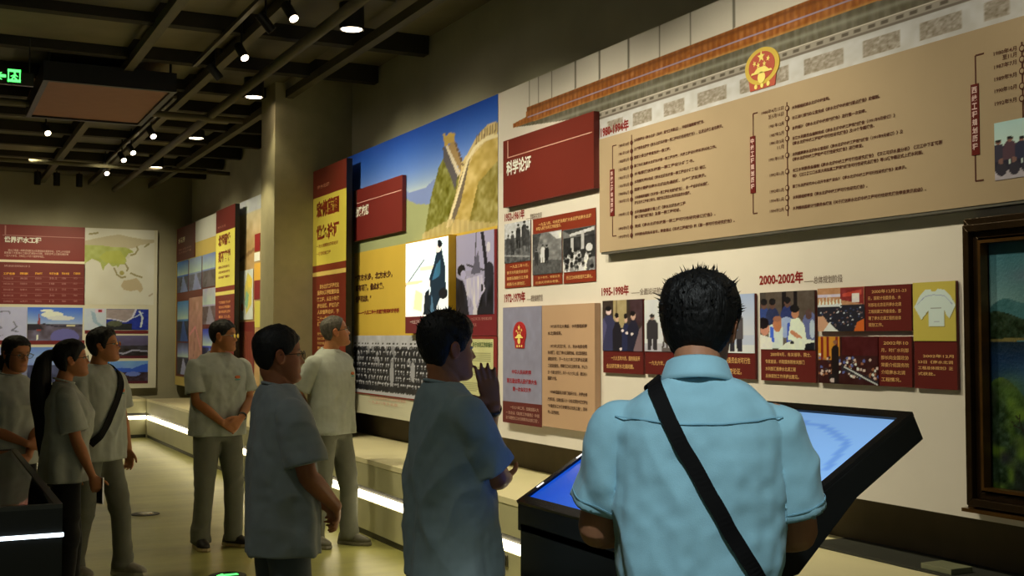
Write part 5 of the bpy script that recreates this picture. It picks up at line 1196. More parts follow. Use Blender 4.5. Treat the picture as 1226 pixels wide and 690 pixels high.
HZ = np.array([-.118, -.114, -.105, -.092, -.075, -.055, -.03, 0, .025, .05, .072, .092, .106, .115, .1185])
HF = np.array([.064, .074, .082, .085, .083, .083, .082, .079, .085, .083, .074, .058, .038, .018, .002])
HB = np.array([.035, .015, -.005, -.028, -.050, -.068, -.084, -.095, -.100, -.101, -.096, -.082, -.060, -.034, -.004])
HW = np.array([.018, .030, .042, .051, .057, .062, .067, .0715, .074, .0745, .071, .061, .046, .028, .003])
def head_surface(nz=70, na=72, grow=None):
    zs = -.118 + (.2365) * (0.5 - 0.5 * np.cos(np.linspace(0, np.pi, nz)))
    A = np.linspace(0, 2 * np.pi, na, endpoint=False)
    f = np.interp(zs, HZ, HF); b = np.interp(zs, HZ, HB); w_ = np.interp(zs, HZ, HW)
    for q in (f, b, w_): q[1:-1] = (q[:-2] + 2 * q[1:-1] + q[2:]) / 4
    rings = []
    for k, z in enumerate(zs):
        c = (f[k] + b[k]) / 2; ry = (f[k] - b[k]) / 2; ca, sa = np.sin(A), np.cos(A)
        e = 2.25; den = (np.abs(ca) ** e + np.abs(sa) ** e) ** (1 / e)
        x = w_[k] * ca / den; y = c + ry * sa / den
        rings.append(np.stack([x, y, np.full(na, z)], 1))
    return np.array(rings), A, zs
def g1(x, c, s): return np.exp(-((x - c) / s) ** 2)
def head_geo(male=True):
    R, A, zs = head_surface(); P = R.reshape(-1, 3).copy(); x, y, z = P[:, 0], P[:, 1], P[:, 2]; fr = (y > .02).astype(float)
    dy = np.zeros(len(P))
    t = np.clip((.018 - z) / .052, 0, 1); hh = np.where((z <= .018) & (z > -.036), .004 + .021 * t ** 1.2, 0); hh = np.where(z <= -.036, .025 * np.clip(1 - (-.036 - z) / .009, 0, 1), hh)
    sx = .0085 + .006 * t; dy += hh * np.exp(-(x / sx) ** 2)
    dy += .009 * (g1(x, .0145, .006) + g1(x, -.0145, .006)) * g1(z, -.034, .007)
    dy -= .010 * (g1(x, .031, .015) + g1(x, -.031, .015)) * g1(z, .004, .012)
    dy += .005 * (g1(x, .031, .012) + g1(x, -.031, .012)) * g1(z, .001, .007)
    dy += .004 * g1(np.abs(x), .028, .018) * g1(z, .021, .007) * (1.0 if male else .5)
    lw = np.clip(1 - (x / .027) ** 2, 0, 1)
    dy += .0065 * lw * g1(z, -.0585, .0045) + .0065 * lw * g1(z, -.0685, .005) - .004 * lw * g1(z, -.0635, .0022) - .004 * g1(z, -.079, .006) * g1(x, 0, .02) + .005 * g1(z, -.100, .012) * g1(x, 0, .02)
    dy += .004 * g1(np.abs(x), .042, .016) * g1(z, -.022, .018)
    P[:, 1] += dy * fr
    n = len(A); rings = [P[i * n:(i + 1) * n] for i in range(len(zs))]
    g = Geo(); V, F = ring_loft(rings); g.add(V, F)
    for s in (1, -1):   # ears
        c_, s_ = math.cos(.25 * s), math.sin(.25 * s); rot = np.array([[c_, -s_, 0], [s_, c_, 0], [0, 0, 1]])
        V, F = ell((s * .0765, -.012, -.005), (.0085, .019, .031), 12, rot); g.add(V, F)
        V, F = tube([(s * .079, .002, -.022), (s * .084, .004, .006), (s * .087, -.010, .024), (s * .088, -.026, .014), (s * .083, -.026, -.010), (s * .079, -.012, -.032)], [.004, .004, .0045, .0045, .004, .005], 8, m=3); g.add(V, F)
    return g
def xf(V, M): V = np.asarray(V, float); M3 = np.array(M.to_3x3()); return V @ M3.T + np.array(M.translation)

def hand_geo(g, wrist, d, n, side, curl, s=1.0, spread=1.0, thumb=(.75, .65, .1), tcurl=.5):
    wrist = np.array(wrist, float); d = np.array(d, float); d /= np.linalg.norm(d); n = np.array(n, float); n -= d * (n @ d); n /= np.linalg.norm(n)
    w_ = np.cross(d, n) * side                                   # towards the thumb
    P = lambda a, b, c: wrist + d * a * s + w_ * b * s + n * c * s
    A = np.linspace(0, 2 * np.pi, 14, endpoint=False); rings = []
    for a, hw, ht, off in ((-.02, .024, .017, 0), (.0, .026, .017, 0), (.03, .035, .016, .002), (.06, .041, .015, .002), (.088, .042, .012, 0), (.097, .036, .008, 0)):
        rings.append(np.array([P(a, off + math.cos(t) * hw, math.sin(t) * ht) for t in A]))
    V, F = ring_loft(rings); g.add(V, F)
    for k, (bo, L) in enumerate(((.030, .075), (.0105, .083), (-.0095, .078), (-.029, .061))):
        p = P(.085, bo, 0); a = 0; pts = [P(.06, bo * .9, 0), p]; dirw = bo * .9 * spread
        for j, q in enumerate((.46, .30, .24)):
            a += curl[k] * (1.0, 1.15, .75)[j]
            v = (d * math.cos(a) + n * math.sin(a)) + w_ * dirw * 2.2; v /= np.linalg.norm(v); p = p + v * L * q * s; pts.append(p)
        V, F = tube(pts, np.array([.0088, .0090, .0082, .0075, .006]) * s, 10, m=3); g.add(V, F)
    p = P(.022, .026, .004); v = d * thumb[0] + w_ * thumb[1] + n * thumb[2]; v /= np.linalg.norm(v); pts = [P(.008, .012, .002), p]; 
    for j, L in enumerate((.040, .030, .024)):
        p = p + v * L * s; pts.append(p); v = v + (d * .55 - w_ * .25 + n * .5) * tcurl * .7; v /= np.linalg.norm(v)
    V, F = tube(pts, np.array([.013, .0125, .0105, .0095, .0075]) * s, 10, m=3); g.add(V, F)

def ik(sh, wr, l1, l2, pole):
    sh, wr, pole = map(lambda v: np.array(v, float), (sh, wr, pole)); d = wr - sh; L = np.linalg.norm(d); L_ = min(L, (l1 + l2) * .995); d /= L
    a = (l1 * l1 - l2 * l2 + L_ * L_) / (2 * L_); h = math.sqrt(max(l1 * l1 - a * a, 0)); pv = pole - d * (pole @ d); pv /= np.linalg.norm(pv)
    return sh + d * a + pv * h, sh + d * L_

def cut_open(V, N, F, cuts):
    """drop faces in the end caps: cuts of (point, dir, radius, tol)"""
    Va = np.asarray(V); keep = []; cen = np.array([Va[list(f)].mean(0) for f in F]); nn = np.array([N[list(f)].mean(0) for f in F])
    bad = np.zeros(len(F), bool)
    for p, d, r_, tol in cuts:
        p = np.array(p); d = np.array(d) / np.linalg.norm(d); q = cen - p; t = q @ d; rad = np.linalg.norm(q - np.outer(t, d), axis=1)
        bad |= (t > -tol) & (nn @ d > .72) & (rad < r_) & (t < .05)
    return [f for f, b_ in zip(F, bad) if not b_]

def tidy_rims(V, F, cuts):
    """bring the open rims onto their plane and even them out"""
    E = {}
    for f in F:
        for i in range(len(f)):
            k = (min(f[i], f[i - 1]), max(f[i], f[i - 1])); E[k] = E.get(k, 0) + 1
    nb = {}
    for (a, b_), c in E.items():
        if c == 1: nb.setdefault(a, []).append(b_); nb.setdefault(b_, []).append(a)
    V = V.copy()
    for _ in range(12):
        W = {i: (V[i] * 2 + V[j[0]] + V[j[1]]) / 4 for i, j in nb.items() if len(j) == 2}
        for i, p in W.items(): V[i] = p
    for i in nb:
        for p, d, r_, tol in cuts:
            p = np.array(p, float); d = np.array(d, float) / np.linalg.norm(d); q = V[i] - p; t = q @ d
            if abs(t) < .035 and np.linalg.norm(q - d * t) < r_: V[i] = V[i] - d * t * .9; break
    return V

def ribbon(name, body_obj, pts, wd, mat, parent=None, off=.006, thick=.003, label=None, cat=None, root=None, closed=False, per=8):
    """a strap laid on the surface of body_obj (points in its local space)"""
    me = body_obj.data; bm = bmesh.new(); bm.from_mesh(me); bt = BVHTree.FromBMesh(bm); bm.free()
    P = cr(np.array(pts, float), per); C, NN = [], []
    for p in P:
        co, no, i, d_ = bt.find_nearest(Vector(p)); v = Vector(p) - co
        if v.length > 1e-4 and v.dot(no) < 0: pass
        C.append(np.array(co) + np.array(no) * off); NN.append(np.array(no))
    C = np.array(C); NN = np.array(NN)
    for _ in range(3): NN[1:-1] = (NN[:-2] + NN[1:-1] + NN[2:]) / 3; C[1:-1] = (C[:-2] + 2 * C[1:-1] + C[2:]) / 4
    NN /= np.linalg.norm(NN, axis=1)[:, None]; T = np.gradient(C, axis=0); T /= np.linalg.norm(T, axis=1)[:, None]; L_ = np.cross(T, NN)
    rings = [np.array([c - l * wd / 2, c + l * wd / 2, c + l * wd / 2 + n_ * thick, c - l * wd / 2 + n_ * thick]) for c, l, n_ in zip(C, L_, NN)]
    V, F = ring_loft(rings); return V, F

def cloth(name, geo, voxel, mat, parent, fold, cuts=(), smooth=4):
    V, N, F = remesh(geo, voxel, smooth)
    V = V + N * fold(V)[:, None]
    F = cut_open(V, N, F, cuts)
    V = tidy_rims(V, F, cuts)
    o = mesh_obj(name, V, F, mat, parent, smooth=True); return o

def tee_fold(seed, hem, amp=1.0, side=0):
    def f(V):
        x, y, z = V[:, 0], V[:, 1], V[:, 2]; a = np.arctan2(y, x)
        low = np.clip((1.30 - z) / .45, 0, 1)
        d = .0085 * low * vnoise(np.stack([np.cos(a) * 3.2, np.sin(a) * 3.2, z * 1.6], 1), seed) 
        r1 = 1 - np.abs(vnoise(np.stack([x * 7 + z * 4, y * 7, z * 5 - np.abs(x) * 7], 1), seed + 1)) * 2
        d += .0055 * np.clip(r1, -.6, 1) * (0.35 + .65 * np.clip(np.abs(x) / .17, 0, 1))
        r2 = 1 - np.abs(vnoise(np.stack([x * 5 - z * 4, y * 6 + z * 3, z * 5 + x * 8], 1), seed + 2)) * 2
        d += .0034 * np.clip(r2, -.3, 1) * np.clip((1.25 - z) / .2 + .5, .2, 1)
        d += .0012 * vnoise(V * 34, seed + 3)
        return d * amp * 1.7
    return f
def pant_fold(seed, amp=1.0):
    def f(V):
        x, y, z = V[:, 0], V[:, 1], V[:, 2]
        r1 = 1 - np.abs(vnoise(np.stack([x * 5, y * 5, z * 13 + x * 8 + y * 6], 1), seed)) * 2
        k = g1(z, .48, .12) * .8 + np.clip((.26 - z) / .2, 0, 1) * 1.3 + g1(z, .80, .08) * .7
        d = .010 * np.clip(r1, -.4, 1) * (k + .12)
        d += .007 * vnoise(np.stack([x * 9, y * 9, z * 2.2], 1), seed + 1)
        d = d * np.clip((.76 - z) / .1, 0, 1)
        return d * amp
    return f

def hair_mesh(name, H, parent, mat, thick=.016, hairline=.07, nape=-.075, tuft=.004, side_z=-.01, seed=0, vol=1.0, top=.0, front_part=0, ear_cover=False):
    R, A, zs = head_surface(96, 120); P = R.reshape(-1, 3).copy(); x, y, z = P[:, 0], P[:, 1], P[:, 2]
    c = np.stack([np.zeros(len(P)), np.full(len(P), -.01), np.clip(z, -.06, .02)], 1); N = P - c; N /= np.linalg.norm(N, axis=1)[:, None] + 1e-9
    az = np.abs(np.arctan2(x, y))                         # 0 in front, pi behind
    lim = np.interp(az, [0, .5, .85, 1.05, 1.25, 1.45, 1.62, 1.85, 2.1, 2.5, 3.15], [hairline, hairline - .004, hairline - .022, hairline - .045, side_z, side_z - (.06 if ear_cover else .004), side_z - (.07 if ear_cover else -.024), side_z - (.05 if ear_cover else -.018), nape * .5, nape, nape])
    lim = lim + .004 * vnoise(P * 60, seed + 7)
    m = np.clip((z - lim) / .008, 0, 1); m = m * m * (3 - 2 * m)
    th = thick * (.55 + .45 * np.clip((z - lim) / .05, 0, 1)) * vol + top * g1(z, .12, .06) + tuft * vnoise(np.stack([x * 95, y * 95, z * 42], 1), seed) * (0.5 + np.clip(z / .08, 0, 1)) + .5 * tuft * vnoise(P * 210, seed + 1)
    D = m * th + (1 - m) * (-.010); P = P + N * D[:, None]
    n = len(A); rings = [P[i * n:(i + 1) * n] for i in range(len(zs))]; V, F = ring_loft(rings)
    return mesh_obj(name, xf(V, H), F, mat, parent, smooth=True)

def strands(name, H, parent, mat, n, seed, zmin=.02, L=.018, thick=.016):
    """short tufts standing out of a cropped head of hair"""
    r_ = np.random.default_rng(seed); g = Geo(); R, A, zs = head_surface(40, 60); P = R.reshape(-1, 3); P = P[(P[:, 2] > zmin) & ((P[:, 1] < .035) | (P[:, 2] > .095))]
    for i in r_.choice(len(P), min(n, len(P)), replace=False):
        p = P[i]; c = np.array([0, -.01, .0]); d = p - c; d /= np.linalg.norm(d); p = p + d * thick * .6; l = L * r_.uniform(.6, 1.3); q = p + (d + r_.normal(0, .35, 3)) * l; u = np.cross(d, (0.3, .2, 1)); u /= np.linalg.norm(u); v = np.cross(d, u); w_ = .0045
        V = [p + u * w_, p - u * .5 * w_ + v * .87 * w_, p - u * .5 * w_ - v * .87 * w_, q]; g.add(V, [(0, 1, 3), (1, 2, 3), (2, 0, 3), (2, 1, 0)])
    o = mesh_obj(name, xf(g.arr(), H), g.F, mat, parent); return o

def glasses(H, parent, mat=None, half=False):
    g = Geo(); A = np.linspace(0, 2 * np.pi, 21)
    for s in (1, -1):
        P = [(s * .033 + math.cos(t) * .024, .096 - .006 * abs(math.cos(t) * s + 1) * .0, .0 + math.sin(t) * .017) for t in A]; V, F = tube(P, [.0016] * len(P), 6, smooth=False, endround=False); g.add(V, F)
        V, F = tube([(s * .057, .095, .004), (s * .072, .085, .006), (s * .082, .03, .006), (s * .083, -.015, .004), (s * .080, -.030, -.012)], [.0016, .0018, .0018, .0018, .0018], 6, m=4); g.add(V, F)
    V, F = tube([(-.010, .097, .003), (0, .100, .006), (.010, .097, .003)], [.0015] * 3, 6); g.add(V, F)
    o = mesh_obj('glasses', xf(g.arr(), H), g.F, mat or m_rim, parent, smooth=True)
    g = Geo()
    for s in (1, -1): 
        V = [(s * .033, .096, 0)] + [(s * .033 + math.cos(t) * .023, .096, math.sin(t) * .016) for t in A[:-1]]; g.add(V, [(0, i + 1, (i + 1) % 20 + 1) for i in range(20)])
    mesh_obj('lens', xf(g.arr(), H), g.F, m_lensg, o)

HM = {}
def hairm(c): return pmat('hair_%d' % c[0], lin(c), .55, var=.35, scale=60, bump=.4, bscale=220, spec=.35, stretch=(1, 1, .3))
def teem(nm, c): return pmat(nm, lin(c), .85, var=.05, scale=20, bump=.12, bscale=420, sheen=.15, spec=.15)
TEE = teem('grey_tee_cloth', (166, 172, 166)); TROU = teem('grey_trouser_cloth', (112, 114, 104)); BLKT = teem('black_trouser_cloth', (20, 21, 24)); DKT = teem('dark_grey_trouser_cloth', (86, 94, 100))
m_strap = pmat('black_webbing', lin((9, 9, 11)), .8, spec=.2)

def person(loc, face, H=1.72, skin=(168, 116, 82), head=(0, 0, 0), neck_fwd=.02, arms=None, tee=TEE, hem=.80, bulk=1.0, depth=1.0, trousers=TROU, waist=1.0,
           feet=((-.12, 0, 0), (.12, 0, 0)), hair=None, hairc=(18, 16, 15), specs=None, label='', logo=True, vox=.006, female=False, seed=1, fold=1.0, sleeve=.68, polo=False, lean=0.0, shoe=((70, 68, 64), (150, 148, 140)), shoes_on=True, smile=0, sleeve_r=1.0, stubble=0, waist_in=0.0, name='person'):
    s = H / 1.72
    root = empty(name, (loc[0], loc[1], 0), -face, label=label, cat='person')
    def P3(x, y, z): return (x * s, y * s + lean * max(z - 1.0, 0), z * s)
    # head frame
    yaw, pitch, roll = head
    piv = Vector(P3(0, neck_fwd * .4, 1.50)); Rm = Matrix.Rotation(-yaw, 4, 'Z') @ Matrix.Rotation(pitch, 4, 'X') @ Matrix.Rotation(roll, 4, 'Y')
    hs = s * (.97 if female else 1.0)
    HMx = Matrix.Translation(piv) @ Rm @ Matrix.Translation(Vector((0, .020 + neck_fwd, .080)) * s) @ Matrix.Scale(hs, 4)
    hg = head_geo(not female); G = Geo(); G.add(xf(hg.arr(), HMx), hg.F)
    # neck, upper torso
    nb = HMx @ Vector((0, -.035, -.05)); nr = (.047 if female else .055) * s
    V, F = tube([P3(0, -.02, 1.36), P3(0, -.015, 1.44), tuple(Vector(P3(0, -.01, 1.47)).lerp(nb, .5)), tuple(nb)], [nr * 1.25, nr * 1.1, nr, nr * .98], 20, m=4); G.add(V, F)
    sw = (.165 if female else .19) * bulk * s; shz = 1.378 * s; ly = lean * .4
    Aq = np.linspace(0, 2 * np.pi, 28, endpoint=False)
    def tring(z, w_, d_, yo=0.0, e=2.4):
        ca, sa = np.cos(Aq), np.sin(Aq); den = (np.abs(ca) ** e + np.abs(sa) ** e) ** (1 / e); yy = lean * max(z - 1.0, 0)
        return np.stack([w_ * s * ca / den, (yo + d_ * sa / den) * s + yy, np.full(28, z * s)], 1)
    B = bulk
    rings = [tring(.95, .13 * B, .085), tring(1.10, .125 * B, .085), tring(1.25, .145 * B, .095), tring(1.36, .15 * B, .085, -.005), tring(1.42, .11, .06, -.012), tring(1.45, .06, .05, -.015)]
    V, F = ring_loft(rings); G.add(V, F)
    # arms
    res = {}
    l1, l2 = .285 * s, .25 * s
    for side, sd in ((1, 'r'), (-1, 'l')):
        a = arms[sd]; sh = np.array((side * sw * .93, -.01 * s + lean * .4, shz)); el, wr = ik(sh, np.array(a['wr']) * s, l1, l2, a.get('pole', (side * .4, -.6, -.5)))
        f_ = (wr - el) / np.linalg.norm(wr - el); r_ = (.9 if female else 1.0) * s * a.get('thick', 1.0)
        V, F = tube([sh, sh + (el - sh) * .5, el - (el - sh) * .06, el + (wr - el) * .08, el + (wr - el) * .32, el + (wr - el) * .75, wr], np.array([.034, .044, .040, .041, .042, .031, .026]) * r_, 16, m=4); G.add(V, F)
        hand_geo(G, wr, a.get('d', f_), a.get('n', (-side, 0, 0)), side, a.get('curl', (.35, .4, .45, .5)), s * (.93 if female else 1.0), a.get('spread', 1.0), a.get('thumb', (.75, .65, .1)), a.get('tcurl', .5))
        res[sd] = (sh, el, wr)
    V, N, F = remesh(G, vox, 2, .4)
    # skin colour from the place on the body
    Hi = np.array((HMx.inverted()).to_3x3()); hl = (V - np.array(HMx.translation)) @ Hi.T
    col = np.tile(lin(skin), (len(V), 1)); 
    col *= (1 + .07 * vnoise(V * 22, seed))[:, None]
    lip = (np.abs(hl[:, 0]) < .024) & (hl[:, 1] > .075); lm = lip * (g1(hl[:, 2], -.0635, .008) * np.clip(1 - (hl[:, 0] / .026) ** 2, 0, 1)); col = col * (1 - lm[:, None] * .7) + lin((150, 84, 74)) * lm[:, None] * .7
    ck = g1(np.abs(hl[:, 0]), .045, .02) * g1(hl[:, 2], -.025, .02) * (hl[:, 1] > .03); col = col * (1 - ck[:, None] * .25) + lin((178, 104, 82)) * ck[:, None] * .25
    ear = (np.abs(hl[:, 0]) > .075) & (np.abs(hl[:, 2]) < .05); col[ear] = col[ear] * np.array((1.05, .9, .88))
    brow = g1(hl[:, 2], .0225 + .0 * hl[:, 0], .0042) * np.clip(1 - ((np.abs(hl[:, 0]) - .032) / .020) ** 2, 0, 1) * (hl[:, 1] > .05); col = col * (1 - brow[:, None] * .85) + lin((34, 26, 22)) * brow[:, None] * .85
    body = mesh_obj('body', V, F, SKIN, root, smooth=True, cols=col)
    # eyes
    for sx_ in (1, -1):
        g = Geo(); V, F = ell((sx_ * .031, .0705, .002), (.0125, .0095, .0065), 12); g.add(V, F); e = mesh_obj('eye', xf(g.arr(), HMx), g.F, m_eye, root, smooth=True)
        g = Geo(); V, F = ell((sx_ * .031, .0775, .002), (.0052, .0035, .0052), 10); g.add(V, F); mesh_obj('iris', xf(g.arr(), HMx), g.F, m_iris, e, smooth=True)
    # shirt
    T = Geo(); hm = hem
    w0 = B * (1 - waist_in)
    if polo:
        rs = [tring(.93, .165 * B, .115), tring(.97, .168 * B, .12), tring(1.0, .182 * B, .135), tring(1.05, .190 * B, .137), tring(1.15, .188 * B, .135), tring(1.26, .192 * B, .135), tring(1.34, .195 * B, .122, -.005), tring(1.395, .178 * B, .10, -.01), tring(1.435, .130 * B, .082, -.015), tring(1.458, .085, .068, -.018), tring(1.468, .06, .06, -.018)]
    elif female:
        rs = [tring(hm, .178 * w0, .128 * depth), tring(hm + .12, .170 * w0, .125 * depth), tring(1.06, .155 * w0, .115 * depth), tring(1.17, .155 * B, .125 * depth, .012), tring(1.25, .162 * B, .130 * depth, .018), tring(1.33, .165 * B, .105 * depth, .002), tring(1.385, .15 * B, .082, -.01), tring(1.425, .105 * B, .068, -.015), tring(1.448, .066, .058, -.018)]
    else:
        rs = [tring(hm, .198 * w0, .142 * depth), tring(hm + .15, .192 * w0, .138 * depth), tring(1.08, .188 * w0, .135 * depth), tring(1.20, .190 * B, .132 * depth), tring(1.30, .194 * B, .122), tring(1.36, .190 * B, .105, -.008), tring(1.405, .165 * B, .088, -.014), tring(1.437, .118 * B, .074, -.018), tring(1.458, .074, .066, -.02)]
    V, F = ring_loft(rs); T.add(V, F); cuts = [((0, 0, rs[0][0][2]), (0, 0, -1), .4, .02)]
    ends = {}
    for sd, side in (('r', 1), ('l', -1)):
        sh, el, wr = res[sd]; d_ = el - sh; L = np.linalg.norm(d_); d_ /= L; q = sh + d_ * L * sleeve; r_ = s * sleeve_r * (.86 if female else 1.0)
        st = sh + np.array((-side * .05 * s, 0, .0)) - d_ * 0
        V, F = tube([st + np.array((0, 0, -.005)), sh + d_ * L * .10, sh + d_ * L * .4, q], np.array([.040, .055, .066, .073]) * r_, 22, m=5, endround=False); T.add(V, F)
        cuts.append((q, d_, .085 * r_, .012)); ends[sd] = (q, d_, .073 * r_)
    shirt = cloth('shirt', T, max(vox * 1.25, .007), tee, root, tee_fold(seed, hm, fold), cuts, 3)
    md = shirt.modifiers.new('cloth_thickness', 'SOLIDIFY'); md.thickness = .0035; md.offset = -1
    # sleeve and collar ribs
    if not polo:
        nr_ = (.062 if female else .070) * s; c0 = np.array(P3(0, -.012, 1.452)); A = np.linspace(0, 2 * np.pi, 33)
        P = [(math.cos(t) * nr_ * 1.05, c0[1] + math.sin(t) * nr_ * .98, c0[2] - .016 * s * math.sin(t) + .002) for t in A]; V, F = tube(P, [.0065 * s] * len(P), 8, smooth=False, endround=False)
        mesh_obj('collar', V, F, tee, root, smooth=True)
    # trousers
    fz = .075 * s; TG = Geo(); wz = waist
    V, F = ring_loft([tring(.80, .140 * B, .100), tring(.86, .148 * B, .103), tring(.92, .146 * B, .100), tring(wz - .02, .140 * B, .095), tring(wz, .137 * B, .092)]); TG.add(V, F)
    FT = []
    for (fx, fy, fa), side in zip(feet, (-1, 1)):
        hip = np.array((side * .085 * B * s, 0, .86 * s)); an = np.array((fx, fy, .09 * s)); kn = hip * .47 + an * .53 + np.array((0, .028, 0)) * s
        k_ = .88 if female else 1.0
        V, F = tube([hip, hip * .6 + kn * .4, kn, kn * .5 + an * .5, an + np.array((0, -.005, -.045 * s))], np.array([.092, .086, .069, .064, .066]) * s * B * k_, 20, m=5, endround=False); TG.add(V, F); FT.append((an, fa))
    cuts = [((an[0], an[1], an[2] - .045 * s), (0, 0, -1), .09, .02) for an, _ in FT]
    cloth('trousers', TG, max(vox * 1.6, .010), trousers, root, pant_fold(seed + 11), cuts, 3)
    # shoes
    if shoes_on:
        for an, fa in FT:
            c_, s_ = math.cos(-fa), math.sin(-fa); R2 = np.array([[c_, -s_, 0], [s_, c_, 0], [0, 0, 1]])
            sole = np.array([(-.034, -.085), (-.040, -.03), (-.036, .03), (-.047, .10), (-.036, .155), (-.008, .178), (.024, .165), (.046, .11), (.040, .03), (.040, -.03), (.034, -.085), (0, -.10)]) * s
            def rg(k, z, yo=0, yk=1): return np.stack([sole[:, 0] * k, sole[:, 1] * k * yk + yo, np.full(len(sole), z)], 1) @ R2.T + np.array((an[0], an[1] + .0, 0))
            V, F = ring_loft([rg(1.0, .001), rg(1.05, .012), rg(1.02, .028)]); sh_ = mesh_obj('shoe_sole', V, F, pmat('sole_%d' % shoe[1][0], lin(shoe[1]), .6), None)
            V, F = ring_loft([rg(1.0, .026), rg(.99, .045), rg(.90, .060, -.006), rg(.74, .080, -.028, .85), rg(.62, .098, -.034, .72), rg(.56, .112, -.036, .66)])
            up = mesh_obj('shoe', V, F, pmat('shoe_%d' % shoe[0][0], lin(shoe[0]), .5, var=.2, scale=30), root, smooth=True); sh_.parent = up
            g = Geo()
            for k in range(3):
                y = (.045 + k * .022) * s; z = (.083 - k * .011) * s; V, F = tube([np.array((-.022 * s, y, z - .004)) @ R2.T + (an[0], an[1], 0), np.array((0, y, z + .004)) @ R2.T + (an[0], an[1], 0), np.array((.022 * s, y, z - .004)) @ R2.T + (an[0], an[1], 0)], [.0028] * 3, 6); g.add(V, F)
            mesh_obj('laces', g.arr(), g.F, pmat('laces_%d' % shoe[1][0], lin(shoe[1]), .7), up)
    # hair
    hm_ = hairm(hairc); hk = dict(hair or {}); tuftn = hk.pop('tufts', 0)
    h_ = hair_mesh('hair', HMx, root, hm_, seed=seed, **hk)
    if tuftn: strands('hair_tufts', HMx, h_, hm_, tuftn, seed)
    if specs: glasses(HMx, root, specs if specs is not True else None)
    # chest emblem
    if logo:
        g = Geo(); me = shirt.data; bm = bmesh.new(); bm.from_mesh(me); bt = BVHTree.FromBMesh(bm); bm.free()
        hit = bt.ray_cast(Vector((-.095 * s, .5, 1.27 * s)), Vector((0, -1, 0)))
        if hit[0]:
            p, n_ = np.array(hit[0]), np.array(hit[1]); n_ = n_ * (1 if n_[1] > 0 else -1); u_ = np.cross((0, 0, 1), n_); u_ /= np.linalg.norm(u_); v_ = np.cross(n_, u_)
            A = np.linspace(0, 2 * np.pi, 14, endpoint=False)
            for (ru, rv, cv, mt, nm) in ((.022, .011, .006, pmat('emblem_orange', lin((200, 104, 50)), .7), 'chest_emblem'), (.022, .004, -.014, pmat('emblem_teal', lin((70, 150, 150)), .7), 'chest_emblem_line')):
                V = [p + n_ * .009 + u_ * math.cos(t) * ru * s + v_ * (math.sin(t) * rv + cv) * s for t in A]; V2 = [v - n_ * .008 for v in V]
                Vv, Ff = ring_loft([np.array(V2), np.array(V)]); mesh_obj(nm, Vv, Ff, mt, shirt)
    return dict(root=root, body=body, shirt=shirt, arms=res, H=HMx, s=s, hair=h_, ends=ends)

def watch(P, sd, label=None, r=.031, mat=None):
    sh, el, wr = P['arms'][sd]; d_ = (wr - el) / np.linalg.norm(wr - el); c = wr - d_ * .022; s = P['s']
    u_ = np.cross(d_, (0.3, .2, 1)); u_ /= np.linalg.norm(u_); v_ = np.cross(d_, u_); A = np.linspace(0, 2 * np.pi, 24, endpoint=False); rings = []
    for t, rr_ in ((-.011, r), (-.009, r + .003), (.009, r + .003), (.011, r)): rings.append(np.array([c + d_ * t + (u_ * math.cos(a) + v_ * math.sin(a)) * rr_ * s for a in A]))
    V, F = ring_loft(rings, cap=False); mesh_obj('wrist_watch', V, F, mat or m_black, P['root'], smooth=True)

def tolocal(P, pw):
    return P['root'].matrix_world.inverted() @ Vector(pw)
RAD = math.radians
def dn(side, fwd=.0, **k):
    d_ = dict(wr=(side * .235, .03 + fwd, .80), d=(0, .12, -1), n=(-side, .1, 0), pole=(side * .5, -1, 0), curl=(.35, .45, .5, .55)); d_.update(k); return d_
def gp(px, z): v = at_depth(px, z); return (v.x, v.y)

# ---- man in the pale blue shirt, seen from behind at the console
A_FACE = RAD(33)
BLUE = teem('pale_blue_shirt_cloth', (152, 202, 222))
PA = person(gp(834, 2.72), A_FACE, 1.732, (172, 122, 92), head=(RAD(14), RAD(-4), 0), neck_fwd=.03,
    arms={'r': dict(wr=(.11, .27, 1.08), d=(-.35, .9, -.1), n=(-.1, -.1, -1), pole=(.55, -.35, -.9), curl=(.3, .3, .35, .4), thick=1.12), 'l': dict(wr=(-.11, .27, 1.08), d=(.35, .9, -.1), n=(.1, -.1, -1), pole=(-.55, -.35, -.9), curl=(.3, .3, .35, .4), thick=1.12)},
    tee=BLUE, polo=True, trousers=BLKT, waist=1.0, bulk=.96, feet=((-.13, -.02, -.15), (.13, .0, .15)), logo=False, vox=.0045, seed=3, fold=1.5, sleeve=.80, sleeve_r=1.0, lean=.03,
    hair=dict(thick=.019, hairline=.066, nape=-.082, tuft=.003, side_z=-.012, top=.007, tufts=900), hairc=(11, 11, 12), specs=True,
    label='person in a pale blue shirt with a black cross strap, back turned, at the console')
s = PA['s']; mS = BLUE
# collar band, shirt yoke, buttons of the back seam, belt
def band(P, rr_, mat, nm, seg=40):
    A = np.linspace(0, 2 * np.pi, seg, endpoint=False); rings = []
    for (rx, ry, yo, z, tilt) in rr_: rings.append(np.stack([np.cos(A) * rx * s, (np.sin(A) * ry + yo) * s + .03, (z - tilt * np.sin(A)) * s], 1))
    V, F = ring_loft(rings, cap=False); o = mesh_obj(nm, V, F, mat, P['root'], smooth=True); return o
o = band(PA, [(.060, .060, -.012, 1.490, .018), (.064, .066, -.013, 1.503, .018), (.070, .073, -.014, 1.500, .018), (.084, .090, -.018, 1.462, .022), (.090, .098, -.020, 1.448, .024), (.086, .093, -.020, 1.446, .024), (.075, .078, -.016, 1.470, .02)], mS, 'collar')
V, F = ribbon('yoke_seam', PA['shirt'], [(-.19 * s, -.06, 1.385 * s), (-.1 * s, -.12, 1.375 * s), (0, -.13, 1.37 * s), (.1 * s, -.12, 1.375 * s), (.19 * s, -.06, 1.385 * s)], .003, None, off=.003, thick=.0012); mesh_obj('yoke_seam', V, F, pmat('blue_seam', lin((136, 190, 214)), .85), PA['shirt'])
